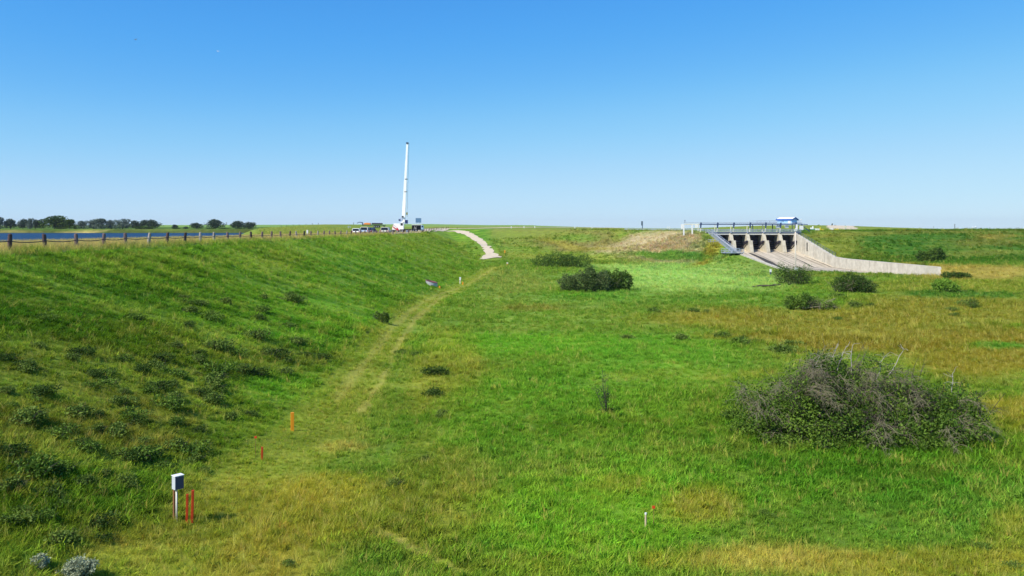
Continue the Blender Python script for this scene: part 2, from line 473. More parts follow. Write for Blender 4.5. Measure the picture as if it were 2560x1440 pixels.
# water of the reservoir
m_water, t, b = nodes_of('reservoir_water')
N = t.nodes.new; L = t.links.new
b.inputs['Base Color'].default_value = (.005, .026, .066, 1); b.inputs['Specular IOR Level'].default_value = .16; b.inputs['Roughness'].default_value = .38; b.inputs['IOR'].default_value = 1.33
tc = N('ShaderNodeTexCoord'); mp = N('ShaderNodeMapping'); mp.inputs['Scale'].default_value = (.35, .9, 1)
L(tc.outputs['Object'], mp.inputs['Vector'])
na = N('ShaderNodeTexNoise'); na.inputs['Scale'].default_value = .9; na.inputs['Detail'].default_value = 7; L(mp.outputs[0], na.inputs['Vector'])
bp = N('ShaderNodeBump'); bp.inputs['Strength'].default_value = 1.0; bp.inputs['Distance'].default_value = .9
L(na.outputs[0], bp.inputs['Height']); L(bp.outputs[0], b.inputs['Normal'])
wx = np.linspace(-1400, -42, 30); wy = np.linspace(-60, 540, 20)
WX, WY = np.meshgrid(wx, wy)
k0 = (np.arange(19)[:, None] * 30 + np.arange(29)[None, :]).ravel()
water = np_mesh('reservoir_water', np.stack([WX, WY, np.full(WX.shape, -2.55)], -1).reshape(-1, 3), np.stack([k0, k0 + 1, k0 + 31, k0 + 30], -1), m_water)
tag(water, kind='structure')

# ------------------------------------------------------------------ grass, weeds: one mass, stuff
rng = np.random.default_rng(7)
def tuft(nb, h, spread, wdt, lean, seed, broad=False):
    g = np.random.default_rng(seed); vs = []; fs = []; va = []
    for k in range(nb):
        a = g.uniform(0, 6.283); r = spread * math.sqrt(g.uniform(0, 1))
        x, y = r * math.cos(a), r * math.sin(a)
        hh = h * g.uniform(.55, 1.1); az = g.uniform(0, 6.283); ln = lean * g.uniform(.3, 1.3)
        dx, dy = math.cos(az), math.sin(az)
        b0 = len(vs); ww = wdt * g.uniform(.7, 1.3); v_ = g.uniform(-1, 1)
        for q, wk in ((0, 1.0), (.5, 1.5 if broad else .85), (1, .12)):
            off = ln * hh * q ** 1.8
            cx, cy = x + dx * off, y + dy * off
            for sgn in (-1, 1):
                vs.append((cx - dy * sgn * ww * wk / 2, cy + dx * sgn * ww * wk / 2, hh * q * (1 - .25 * ln * q))); va.append(v_)
        fs += [(b0, b0 + 1, b0 + 3, b0 + 2), (b0 + 2, b0 + 3, b0 + 5, b0 + 4)]
    return vs, fs, va

m_grass, t, b = nodes_of('grass_blades')
t.nodes.remove(b); N = t.nodes.new; L = t.links.new
ai = N('ShaderNodeAttribute'); ai.attribute_type = 'INSTANCER'; ai.attribute_name = 'col'
av = N('ShaderNodeAttribute'); av.attribute_name = 'var'
mr = N('ShaderNodeMapRange'); mr.inputs[1].default_value = -1; mr.inputs[2].default_value = 1; mr.inputs[3].default_value = .74; mr.inputs[4].default_value = 1.3
L(av.outputs['Fac'], mr.inputs[0])
sc_ = N('ShaderNodeVectorMath'); sc_.operation = 'SCALE'; L(ai.outputs['Color'], sc_.inputs[0]); L(mr.outputs[0], sc_.inputs['Scale'])
df = N('ShaderNodeBsdfDiffuse'); tr = N('ShaderNodeBsdfTranslucent'); ms = N('ShaderNodeMixShader'); ms.inputs[0].default_value = .35
L(sc_.outputs[0], df.inputs[0]); L(sc_.outputs[0], tr.inputs[0]); L(df.outputs[0], ms.inputs[1]); L(tr.outputs[0], ms.inputs[2])
L(ms.outputs[0], t.nodes['Material Output'].inputs[0])

KINDS = [tuft(22, .34, .22, .015, .9, 1), tuft(26, .26, .26, .017, 1.1, 2), tuft(12, .56, .16, .011, .6, 3), tuft(24, .38, .24, .028, .9, 4, True), tuft(30, .20, .3, .017, 1.2, 5), tuft(18, .40, .2, .018, 1.3, 6)]
tuft_obs = []
for k, (vs, fs, va) in enumerate(KINDS):
    tuft_obs.append(np_mesh('grass_tuft', vs, fs, m_grass, {'var': ('FLOAT', va)}, link=False))

P = []
for (y0, y1, dens) in ((17, 34, 62), (34, 50, 36), (50, 75, 17), (75, 110, 6.5), (110, 160, 3.2), (160, 230, 1.7), (230, 330, .8)):
    area = (.78 * (y1 + y0) + 8) * (y1 - y0)
    n = int(area * dens)
    yy = np.sqrt(rng.uniform(y0 * y0, y1 * y1, n)); xx = rng.uniform(-1, 1, n) * (.78 * yy + 4)
    P.append(np.stack([xx, yy], -1))
# tall weeds at the foot of the far bank, dry grass along the crest, herbs round the big bush
wp = np.array(hit(1660, 643)[:2]); P.append(np.stack([wp[0] + rng.normal(0, 9, 1500), wp[1] + rng.normal(0, 9, 1500)], -1))
P.append(np.stack([rng.uniform(-46, -34.3, 26000), np.sqrt(rng.uniform(45 ** 2, 230 ** 2, 26000))], -1))
P = np.concatenate(P)
PX, PY = P[:, 0], P[:, 1]
keep = (reservoir(PX, PY) < -.3) & ~((PX > 62.2) & (PX < 90.4) & in_chute(np.clip(PX, 63.6, 89.4), PY)) & ~((PX > 61) & (PX < 91) & (PY > 200) & (PY < 270))
PX, PY = PX[keep], PY[keep]
PC, PR = growth(PX, PY)
keep = rng.uniform(0, 1, len(PX)) > PR * 1.5
PX, PY, PC = PX[keep], PY[keep], PC[keep]
n = len(PX)
PZ = height(PX, PY)
dist = PY
dryness = np.clip((PC[:, 0] / PC[:, 1] - .55) / .5, 0, 1)
size = np.interp(dist, [20, 60, 120, 200, 300], [.62, .82, 1.2, 1.6, 1.9]) * rng.uniform(.65, 1.25, n) * (1 + .3 * fbm(PX / 3, PY / 3, 91))
ramp_d, _ = seg_dist(PX, PY, wpath([(1226, 648), (1222, 630), (1205, 606), (1180, 588), (1150, 578)]))
bare = (ramp_d < 3.2) | ((PY > 200) & (PX > -43) & (PX < -36.5)) | ((fbm(PX / 3.1, PY / 4.2, 97) > .42) & (PX > -12) & (rng.uniform(0, 1, n) < .7))
size = np.where(bare, .02, size)
lushy = np.exp(-(((PX - 16) / 9) ** 2 + ((PY - 34) / 8) ** 2))
size = size * (1 + .45 * lushy)
track_d, _ = seg_dist(PX, PY, TRACK)
size = size * np.where((track_d < 1.8) & (PY < 260), .72, 1)
size = size * np.clip(1 + .55 * fbm(PX / 7, PY / 9, 95), .55, 1.6)
crest_m = (PX < -34) & (PY < 330)
size = np.where(crest_m, np.interp(dist, [45, 230], [1.15, 1.3]) * rng.uniform(.6, 1.1, n), size)
kind = np.where(rng.uniform(0, 1, n) < dryness * .8, rng.choice([2, 2, 5, 1], n), rng.choice([0, 0, 1, 3, 4], n))
kind = np.where(crest_m, 2, kind)
weed = (np.hypot(PX - wp[0], PY - wp[1]) < 22)
kind = np.where(weed, 3, kind); size = np.where(weed, size * 1.2, size)
rot = np.stack([rng.normal(0.10, .14, n), rng.normal(.22, .16, n), rng.uniform(0, 6.283, n)], -1)
seed_ = rng.uniform(0, 1, n) < np.where(crest_m, .5, .05 + .16 * dryness)
kind = np.where(seed_, 2, kind)
PC = np.where(seed_[:, None], PC * .35 + .65 * C(200, 184, 116), PC)
PC = np.clip(PC * rng.uniform(.85, 1.18, (n, 1)) * (1 + rng.normal(0, .07, (n, 3))), .003, .9)
gm_ = bpy.data.meshes.new('grass')
gm_.vertices.add(n); gm_.vertices.foreach_set('co', np.stack([PX, PY, PZ - .02], -1).astype(np.float32).ravel())
def att(nm, tp, key, arr, ):
    a = gm_.attributes.new(nm, tp, 'POINT'); a.data.foreach_set(key, arr)
att('col', 'FLOAT_COLOR', 'color', np.concatenate([PC, np.ones((n, 1))], 1).astype(np.float32).ravel())
att('rot', 'FLOAT_VECTOR', 'vector', rot.astype(np.float32).ravel())
att('siz', 'FLOAT', 'value', size.astype(np.float32))
att('kin', 'INT', 'value', kind.astype(np.int32))
grass = bpy.data.objects.new('grass', gm_); COL.objects.link(grass)
tag(grass, 'long wild prairie grass, green and dry, over the embankment and valley floor', 'grass', kind='stuff')
ng = bpy.data.node_groups.new('scatter_grass', 'GeometryNodeTree')
ng.interface.new_socket('Geometry', in_out='INPUT', socket_type='NodeSocketGeometry')
ng.interface.new_socket('Geometry', in_out='OUTPUT', socket_type='NodeSocketGeometry')
N = ng.nodes.new; L = ng.links.new
gi = N('NodeGroupInput'); go = N('NodeGroupOutput')
jn = N('GeometryNodeJoinGeometry')
for o in reversed(tuft_obs):
    oi = N('GeometryNodeObjectInfo'); oi.inputs['Object'].default_value = o; oi.inputs['As Instance'].default_value = True
    L(oi.outputs['Geometry'], jn.inputs[0])
ip = N('GeometryNodeInstanceOnPoints'); ip.inputs['Pick Instance'].default_value = True
def named(nm, tp):
    q = N('GeometryNodeInputNamedAttribute'); q.data_type = tp; q.inputs['Name'].default_value = nm
    return [s for s in q.outputs if s.enabled][0]
er = N('FunctionNodeEulerToRotation')
L(named('rot', 'FLOAT_VECTOR'), er.inputs[0])
L(gi.outputs[0], ip.inputs['Points']); L(jn.outputs[0], ip.inputs['Instance']); L(named('kin', 'INT'), ip.inputs['Instance Index'])
L(er.outputs[0], ip.inputs['Rotation']); L(named('siz', 'FLOAT'), ip.inputs['Scale'])
L(ip.outputs[0], go.inputs[0])
md = grass.modifiers.new('scatter', 'NODES'); md.node_group = ng
print('grass tufts', n, 'ground', len(V))
# ------------------------------------------------------------------ gravel roads (structure)
m_gravel = mat('gravel', (.58, .48, .335), .95, .16, 3.0, .5, detail=8)
def road_from_edges(left, right, dz=.05, nsub=10, wob=.35, cross=6, name='gravel_road'):
    A = [hit(*p) for p in left]; B = [hit(*p) for p in right]
    def res(Q):
        out = []
        for i in range(len(Q) - 1):
            for k in range(nsub): out.append(Q[i].lerp(Q[i + 1], k / nsub))
        return out + [Q[-1]]
    A = res(A); B = res(B); vs = []; fs = []
    for i, (a, b_) in enumerate(zip(A, B)):
        for k in range(cross + 1):
            p = a.lerp(b_, k / cross)
            if k in (0, cross):
                d = (b_ - a).normalized() * (float(fbm(np.array(p.x * .5), np.array(p.y * .3), 200 + k)) * wob * 2)
                p = p + d
            vs.append((p.x, p.y, float(height(p.x, p.y)) + dz))
    m = cross + 1
    for i in range(len(A) - 1):
        for k in range(cross):
            fs.append((i * m + k, i * m + k + 1, (i + 1) * m + k + 1, (i + 1) * m + k))
    o = np_mesh(name, vs, fs, m_gravel); tag(o, kind='structure'); return o
road_from_edges([(1196, 650), (1206, 642), (1214, 634), (1207, 622), (1200, 614), (1187, 602), (1168, 590), (1138, 580), (1110, 577)],
                [(1252, 645), (1246, 638), (1238, 632), (1228, 622), (1219, 611), (1205, 598), (1186, 586), (1164, 577.6), (1148, 576)], dz=.15, wob=.7)
def strip(pts, wd, dz=.06, name='gravel_road'):
    vs = []; fs = []
    P_ = []
    for i in range(len(pts) - 1):
        for k in range(8): P_.append(Vector(pts[i]).lerp(Vector(pts[i + 1]), k / 8))
    P_.append(Vector(pts[-1]))
    for i, p in enumerate(P_):
        d = (P_[min(i + 1, len(P_) - 1)] - P_[max(i - 1, 0)]).normalized(); nrm = Vector((-d.y, d.x))
        for k in range(5):
            q = p + nrm * wd * (k / 4 - .5) * (1 + .12 * math.sin(i * 1.7 + k))
            vs.append((q.x, q.y, float(height(q.x, q.y)) + dz))
    for i in range(len(P_) - 1):
        for k in range(4): fs.append((i * 5 + k, i * 5 + k + 1, (i + 1) * 5 + k + 1, (i + 1) * 5 + k))
    o = np_mesh(name, vs, fs, m_gravel); tag(o, kind='structure'); return o
strip([(-39.5, 205), (-39.5, 300), (-38.5, 360), (-36, 410), (-30, 425)], 8.5, .1)
strip([(-62, 455), (-36, 432), (-18, 428), (10, 436), (50, 448), (72, 442)], 13, .10)
strip([(133, 330), (150, 360), (172, 420), (186, 445)], 13, .1)

# ------------------------------------------------------------------ spillway
m_conc, t, b = nodes_of('concrete')
def conc(name, col, stretch, amt, sc1, dark, rough=.85):
    m, t, b = nodes_of(name); N = t.nodes.new; L = t.links.new
    tc = N('ShaderNodeTexCoord'); mp = N('ShaderNodeMapping'); mp.inputs['Scale'].default_value = stretch
    L(tc.outputs['Object'], mp.inputs['Vector'])
    n1 = N('ShaderNodeTexNoise'); n1.inputs['Scale'].default_value = sc1; n1.inputs['Detail'].default_value = 7; n1.inputs['Roughness'].default_value = .6
    n2 = N('ShaderNodeTexNoise'); n2.inputs['Scale'].default_value = 1.1; n2.inputs['Detail'].default_value = 8
    L(mp.outputs[0], n1.inputs['Vector']); L(tc.outputs['Object'], n2.inputs['Vector'])
    r1 = N('ShaderNodeMapRange'); r1.inputs[1].default_value = .46; r1.inputs[2].default_value = .66; r1.inputs[3].default_value = 0; r1.inputs[4].default_value = amt
    L(n1.outputs[0], r1.inputs[0])
    mx = N('ShaderNodeMix'); mx.data_type = 'RGBA'
    mx.inputs['A'].default_value = (*col, 1); mx.inputs['B'].default_value = (*dark, 1)
    L(r1.outputs[0], mx.inputs['Factor'])
    r2 = N('ShaderNodeMapRange'); r2.inputs[1].default_value = .3; r2.inputs[2].default_value = .7; r2.inputs[3].default_value = .86; r2.inputs[4].default_value = 1.12
    L(n2.outputs[0], r2.inputs[0])
    s_ = N('ShaderNodeVectorMath'); s_.operation = 'SCALE'; L(mx.outputs['Result'], s_.inputs[0]); L(r2.outputs[0], s_.inputs['Scale'])
    L(s_.outputs[0], b.inputs['Base Color']); b.inputs['Roughness'].default_value = rough; b.inputs['Specular IOR Level'].default_value = .2
    return m
m_conc = conc('concrete', (.52, .47, .36), (1, 1, .25), .45, 1.3, (.27, .24, .19))
m_wall = conc('wall_concrete', (.53, .49, .41), (.5, .3, .06), .55, 1.6, (.36, .32, .25))
m_floor = conc('floor_concrete', (.55, .47, .35), (.9, .03, 0), .9, .9, (.22, .18, .13))
m_stain = mat('damp_silt', (.055, .05, .038), .8, .4, 1.5, .2)
m_steel = mat('galvanised_steel', (.42, .46, .53), .45, .12, 5, .05, metal=.35)
m_blue = mat('dark_blue_steel', (.045, .07, .15), .5, .2, 3, .05)
m_gate = mat('gate_steel', (.030, .026, .042), .6, .4, 2, .1)
m_white = mat('white_paint', (.78, .78, .76), .5, .06, 3, .03)
m_offwhite = mat('pale_cream_paint', (.70, .66, .50), .55, .1, 3, .03)
m_yellow = mat('yellow_paint', (.75, .55, .04), .5, .1, 3, .03)

spill = empty('spillway', (76, 222, -10.6))
tag(spill, 'pale concrete spillway with five gated bays and a long chute running down to the meadow', 'spillway')
SO = Vector(spill.location)
def loc(vs): return [(v[0] - SO.x, v[1] - SO.y, v[2] - SO.z) for v in vs]
class SB(MB):
    def build(s, name, m, parent=None, **k):
        s.v = loc(s.v); return MB.build(s, name, m, parent, **k)
ys = [166, 190, 205, 221, 228, 236, 244, 250, 256, 268]
SB().prism([(y, float(chute_floor(y))) for y in ys] + [(268, -12.2), (166, -12.2)], 'x', 63.9, 89.15).build('chute_floor', m_floor, spill)
# thin raised joints / silt lines that follow the flow
rnd = random.Random(4)
for (x, y0, y1, wd) in ((67.6, 246, 200, 1.0), (70.2, 240, 196, .5), (73.2, 247, 192, 1.9), (78.8, 236, 205, .35), (83.2, 244, 208, .5), (87.6, 240, 198, .45)):
    vs = []; k_ = 26
    for i in range(k_ + 1):
        y = y0 + (y1 - y0) * i / k_
        xx = x + 1.0 * math.sin(i * .22) * .4 + (y0 - y) * .012 + rnd.uniform(-.08, .08)
        ww = wd * (.35 + .65 * math.sin(math.pi * min(1, (i + 1) / k_ * 1.1))) * rnd.uniform(.75, 1.1)
        for sgn in (-.5, .5): vs.append((xx + sgn * ww, y, float(chute_floor(y)) + .012))
    mb = SB(); mb.add(vs, [(2 * i, 2 * i + 1, 2 * i + 3, 2 * i + 2) for i in range(k_)]); mb.build('silt_streak', m_stain, spill)
# walls
prof_r = [(268, -1.35), (252, -1.40), (246, -2.6), (236, -4.7), (226, -6.8), (221, -7.75), (214, -7.95), (167.5, -7.95), (166.0, -10.9)]
SB().prism(prof_r + [(166, -12), (268, -12)], 'x', 89.0, 89.8).build('training_wall', m_wall, spill)
prof_l = [(268, -1.35), (252, -1.45), (246, -2.7), (235, -4.9), (223, -6.9), (206, -8.1), (191, -9.2), (184, -9.9)]
SB().prism(prof_l + [(184, -12), (268, -12)], 'x', 63.2, 64.0).build('training_wall', m_wall, spill)
mat_joint = mat('joint_filler', (.25, .22, .18), .9, .2, 3)
for y in (243.5, 236, 228, 213, 199, 184): SB().box((88.985, y, -8.9 if y < 222 else float(np.interp(y, [221, 252], [-9.2, -4.2]))), (.03, .12, 1.8 if y < 222 else 3.0)).build('wall_joint', mat_joint, spill)

mb = SB(); zj = float(np.interp(241.5, [236, 246], [-4.7, -2.6]))
mb.box((88.97, 241.2, zj - 1.9), (.06, .8, 2.6)); mb.build('gauge_board', mat('gauge_board_black', (.06, .06, .06), .6, .3, 8), spill)
# ladder rail on top of the right wall
mb = SB()
tops = [(252, -1.4), (246, -2.6), (236, -4.7), (226, -6.8), (221, -7.75)]
for dz in (.55, 1.05):
    mb.tube([(89.4, y, z + dz) for y, z in tops], .05, 5)
for i in range(15):
    y = 221 + 31 * i / 14; z = float(np.interp(y, [p[0] for p in tops[::-1]], [p[1] for p in tops[::-1]]))
    mb.tube([(89.4, y, z - .02), (89.4, y, z + 1.05)], .045, 5)
mb.build('wall_railing', m_blue, spill)
# piers
PIERX = [68.5, 73.75, 78.85, 83.95]
for px_ in PIERX:
    poly = [(262, -1.42), (252.4, -1.42), (250.9, -3.62), (248.9, -3.62), (247.4, -7.1), (247.4, -9), (262, -9)]
    p_ = SB().prism(poly, 'x', px_, px_ + 1.05).build('pier', m_conc, spill)
# abutment on the left, pale concrete apron under the stair
SB().prism([(268, -1.42), (252, -1.42), (250.5, -3.6), (244, -4.2), (240, -9), (268, -9)], 'x', 62.3, 63.2).build('abutment', m_conc, spill)
SB().prism([(243, -4.15), (227, -6.75), (227, -7.9), (243, -5.3)], 'x', 60.4, 63.2).build('apron', m_conc, spill)
# gates: bowed skin plate, ribs, two arms to the trunnion
BAYS = [(64.0, 68.5)] + [(PIERX[i] + 1.05, (PIERX + [89.0])[i + 1]) for i in range(4)]
for (xa, xb) in BAYS:
    xa += .05; xb -= .05
    poly = []; back = []
    for k in range(11):
        a = -0.62 + 1.05 * k / 10
        y = 250.2 + 6.1 * math.cos(a); z = -4.15 + 5.2 * math.sin(a) * .78
        poly.append((y, z)); back.append((y + .14, z))
    g = SB().prism(poly + back[::-1], 'x', xa, xb).build('gate', m_gate, spill)
    mb = MB()
    for z in (-4.15, -4.75, -5.35, -5.95, -6.45):
        a = math.asin(max(-1, min(1, (z + 4.15) / (5.2 * .78)))); y = 250.2 + 6.1 * math.cos(a)
        mb.box(((xa + xb) / 2, y - .42, z), (xb - xa - .1, .8, .17))
    mb.v = loc(mb.v); mb.build('gate_rib', mat('gate_rib_steel', (.10, .095, .11), .6, .3, 2) if 'gate_rib_steel' not in bpy.data.materials else bpy.data.materials['gate_rib_steel'], g)
    for xx in (xa + .35, xb - .35):
        mb = MB(); mb.beam((xx, 250.0, -4.0), (xx, 255.6, -4.3), .3); mb.beam((xx, 250.0, -4.0), (xx, 255.0, -6.0), .3); mb.beam((xx, 252.6, -4.15), (xx, 252.8, -5.0), .16)
        mb.tube([(xx - .3, 249.9, -4.0), (xx + .3, 249.9, -4.0)], .34, 10)
        mb.v = loc(mb.v); mb.build('gate_arm', m_gate, g)
# deck over the bays
mb = SB(); mb.box((76.2, 257.2, -1.18), (29.6, 9.4, .28)); mb.build('deck', m_conc, spill)
mb = SB(); mb.box((76.2, 252.75, -1.6), (25.6, .5, .55)); mb.build('deck_beam', mat('pale_concrete', (.62, .60, .53), .8, .12, 2), spill)
mb = SB(); mb.box((76.2, 252.4, -1.2), (29.8, .16, .2)); mb.build('deck_edge', m_blue, spill)
mb = SB()
for y in (252.5, 261.7):
    for z in (-.98, -.72, -.5, -.3, -.12): mb.beam((61.2, y, z), (91.2, y, z), .07)
    for i in range(76): mb.beam((61.2 + .4 * i, y, -1.05), (61.2 + .4 * i, y, -.1), .1 if i % 5 == 0 else .05)
mb.build('deck_railing', m_steel, spill)
for px_ in PIERX + [89.1]: SB().box((px_ + .5, 252.2, -1.0), (.34, .3, .75)).build('deck_bracket', m_steel, spill)
# exit trough: dark soffit wall behind gates
SB().box((76.5, 262.6, -4.5), (25, .3, 6.1)).build('breast_wall', m_conc, spill)

# approach rail to the left along the road
gr_ = empty('guard_rail', on_land(50, 290)); 
tag(gr_, 'low grey steel guard rail on short posts along the road left of the spillway', 'guard rail')
O_ = Vector(gr_.location)
pts = []
for i in range(15):
    px = 1562 + i * 14; Yq = float(np.interp(px, [1560, 1640, 1700, 1765], [318, 296, 278, 259])); q = at(px, Yq); pts.append(q - O_)
mb = MB()
for a_, b_ in zip(pts[:-1], pts[1:]):
    for dz in (.42, .62, .82): mb.beam(a_ + Vector((0, 0, dz)), b_ + Vector((0, 0, dz)), .07, .13)
mb.build('rail', m_steel, gr_)
for q in pts:
    MB().box((q.x, q.y, q.z + .4), (.16, .16, 1.0)).build('post', m_steel, gr_)

# ------------------------------------------------------------------ hoist gantry
gan = empty('hoist_gantry', (72, 255, -1.04))
tag(gan, 'long blue steel hoist gantry on slanted legs above the spillway gates', 'gantry')
SO = Vector(gan.location)
SB().beam((59.5, 254, 1.46), (92.2, 254, 1.46), .3, .30).build('main_beam', m_blue, gan)
SB().beam((59.5, 257.0, 1.46), (92.2, 257.0, 1.46), .3, .30).build('main_beam', m_blue, gan)
mb = SB(); mb.beam((54.6, 254, 1.46), (59.5, 254, 1.46), .3, .28); mb.build('end_beam', m_offwhite, gan)
mb = SB(); mb.tube([(54.5, 254, 1.95), (92.2, 254, 1.95)], .07, 6); mb.build('top_pipe', m_steel, gan)
for px in (1752.5, 1794.5, 1835, 1876, 1915, 1952, 1990):
    x = (px - 1280) / 2000 * 254
    mb = SB(); mb.box((x, 254, 1.72), (.42, .42, .62)); mb.build('gearbox', m_blue, gan)
    mb = SB(); mb.prism([(x - .28, 1.3), (x + .2, 1.3), (x + .02, .15), (x - .24, .15)], 'y', 253.85, 254.15); mb.build('bracket', m_blue, gan)
    mb = SB(); mb.beam((x - .12, 254, .2), (x - .28, 254, -1.04), .26); mb.build('leg', m_offwhite, gan)
    SB().beam((x - .12, 257, 1.3), (x - .28, 257, -1.04), .2).build('leg', m_offwhite, gan)
for px, s_ in ((1709, 1), (1730, 0)):
    x = (px - 1280) / 2000 * 254
    zb_ = float(height(x, 254)); 
    mb = SB(); mb.beam((x, 254, 1.4), (x + .1, 254, min(zb_, -1.0) - .1), .4, .4); mb.build('leg', m_white, gan)
mb = SB(); mb.box((54.6 - .5, 254.2, .75), (.7, .7, 1.5)); mb.build('cabinet', m_white, gan)
mb = SB(); mb.tube([(54.9, 254, 1.9), (54.9, 254, 2.5)], .06, 6); mb.box((54.9, 254, 2.6), (.22, .22, .32)); mb.build('beacon', m_blue, gan)
mb = SB(); mb.box((58.6, 254, .85), (.9, .8, .9)); mb.build('motor_box', m_white, gan)
# platform under the hut
mb = SB(); mb.box((85.4, 259.4, 1.68), (14.6, 7.2, .14)); mb.build('platform', m_steel, gan)
for x in (79, 85.5, 92):
    for y in (262.6,):
        mb = SB(); mb.beam((x, y, 1.6), (x, y, -1.0), .24); mb.build('leg', m_blue, gan)
mb = SB()
for y, x0, x1 in ((255.9, 78.1, 85.2), (262.8, 78.1, 92.6)):
    for z in (2.2, 2.62): mb.tube([(x0, y, z), (x1, y, z)], .035, 5)
    k_ = int((x1 - x0) / 1.25)
    for i in range(k_ + 1): mb.tube([(x0 + (x1 - x0) * i / k_, y, 1.7), (x0 + (x1 - x0) * i / k_, y, 2.62)], .04, 5)
for z in (2.2, 2.62): mb.tube([(92.6, 255.9, z), (92.6, 262.8, z)], .035, 5)
mb.build('platform_railing', m_steel, gan)
for px, wd, hg in ((1945, 1.1, .95), (1967, 1.0, .95)):
    x = (px - 1280) / 2000 * 254.6
    mb = SB(); mb.box((x, 254.7, .72), (wd, .6, hg)); mb.build('control_box', m_white, gan)
mb = SB(); mb.box((90.3, 253.8, .45), (.5, .5, 1.9)); mb.box((91.9, 254.2, .3), (1.1, .8, 1.3)); mb.build('drive_unit', m_white, gan)
mb = SB(); mb.beam((91.9, 254, 1.3), (94.6, 254.2, -.9), .22); mb.beam((92.3, 254, 1.46), (93.9, 254, 1.35), .2); mb.build('end_brace', m_blue, gan)
mb = SB(); mb.tube([(92.5, 255.9, 1.7), (92.5, 255.9, 3.0)], .05, 6); mb.box((92.5, 255.9, 3.05), (.4, .3, .25)); mb.build('lamp_post', m_white, gan)

# ------------------------------------------------------------------ control hut
hut = empty('control_hut', (89.2, 259.3, 1.76), R(-50))
tag(hut, 'small pale blue control hut with white gabled roof above the spillway gates', 'hut')
m_hutw = mat('pale_blue_siding', (.36, .60, .82), .55, .06, 4, .1)
m_fasc = mat('royal_blue_trim', (.015, .09, .38), .45, .06, 4, .03)
Lh, Wh, Hh = 5.2, 3.1, 1.25
MB().prism([(-Wh / 2, 0), (Wh / 2, 0), (Wh / 2, Hh), (0, Hh + .6), (-Wh / 2, Hh)], 'x', -Lh / 2, Lh / 2).build('wall', m_hutw, hut)
th = .1
rf = MB()
for sgn in (-1, 1):
    rf.add([(x, sgn * yy, z) for x in (-Lh / 2 - .3, Lh / 2 + .3) for yy, z in ((0, Hh + .64), (Wh / 2 + .35, Hh - .06), (Wh / 2 + .35, Hh + .06), (0, Hh + .76))],
           [(0, 1, 2, 3), (7, 6, 5, 4), (0, 4, 5, 1), (1, 5, 6, 2), (2, 6, 7, 3), (3, 7, 4, 0)])
rf = rf.build('roof', m_white, hut)
fa = MB()
for sgn in (-1, 1):
    fa.box((0, sgn * (Wh / 2 + .37), Hh - .06), (Lh + .66, .06, .46))
    for x in (-Lh / 2 - .33, Lh / 2 + .33):
        fa.add([(x + dx, sgn * yy, z) for dx in (-.035, .035) for yy, z in ((0, Hh + .36), (Wh / 2 + .4, Hh - .26), (Wh / 2 + .4, Hh + .06), (0, Hh + .79))],
               [(0, 1, 2, 3), (7, 6, 5, 4), (0, 4, 5, 1), (1, 5, 6, 2), (2, 6, 7, 3), (3, 7, 4, 0)])
fa.build('fascia', m_fasc, rf)
MB().box((Lh / 2 - .9, -Wh / 2 - .03, .58), (1.0, .06, 1.16)).build('door', m_white, hut)
MB().box((-.7, -Wh / 2 - .02, .75), (.9, .05, .6)).build('window', mat('hut_glass', (.25, .38, .5), .15, .05, 3, 0), hut)

# ------------------------------------------------------------------ access stair on the left wall
st = empty('access_stair', (61.8, 238, -5))
tag(st, 'grey steel access stair with two railed landings down the left side of the spillway', 'stair')
SO = Vector(st.location)
def lerp(a, b, t): return a + (b - a) * t
TOP = (62.6, 253.5, -1.05); MIDP = (62.6, 240, -4.2); LOW = (63.0, 225, -6.55)
mb = SB()
for x in (61.9, 63.1): SB().beam((x, TOP[1], TOP[2]), (x, LOW[1], LOW[2]), .12, .38).build('stringer', m_steel, st)
for i in range(34):
    t_ = (i + .5) / 34; mb.box((62.5, lerp(TOP[1], LOW[1], t_), lerp(TOP[2], LOW[2], t_) + .06), (1.1, .5, .06))
mb.build('tread', m_steel, st)
mb = SB()
for x in (61.9, 63.1):
    for dz in (.5, 1.0): mb.tube([(x, TOP[1], TOP[2] + dz), (x, LOW[1], LOW[2] + dz)], .06, 5)
    for i in range(14):
        t_ = i / 13; y = lerp(TOP[1], LOW[1], t_); z = lerp(TOP[2], LOW[2], t_); mb.tube([(x, y, z), (x, y, z + 1.0)], .05, 5)
mb.build('handrail', m_steel, st)
for (xa, xb, ya, yb_, z) in ((59.2, 63.3, 238.5, 241.5, -4.3), (59.0, 64.2, 221.5, 225.5, -6.7)):
    mb = SB(); mb.box(((xa + xb) / 2, (ya + yb_) / 2, z), (xb - xa, yb_ - ya, .16)); ld = mb.build('landing', m_steel, st)
    mb = MB()
    for y in (ya, yb_):
        for dz in (.12, .55, 1.1): mb.beam((xa, y, z + dz), (xb, y, z + dz), .07, .1)
        for i in range(6): x = lerp(xa, xb, i / 5); mb.beam((x, y, z), (x, y, z + 1.1), .1)
    for x in (xa,):
        for dz in (.55, 1.1): mb.beam((x, ya, z + dz), (x, yb_, z + dz), .07, .1)
    mb.v = loc(mb.v); mb.build('landing_railing', m_steel, ld)
    for x in (xa + .3, xb - .3):
        for y in (ya + .3, yb_ - .3):
            mb = MB(); mb.beam((x, y, z), (x, y, z - 1.9), .16); mb.beam((x, y, z - .8), (lerp(x, (xa + xb) / 2, .8), y, z - .1), .1); mb.v = loc(mb.v); mb.build('landing_leg', m_blue, ld)

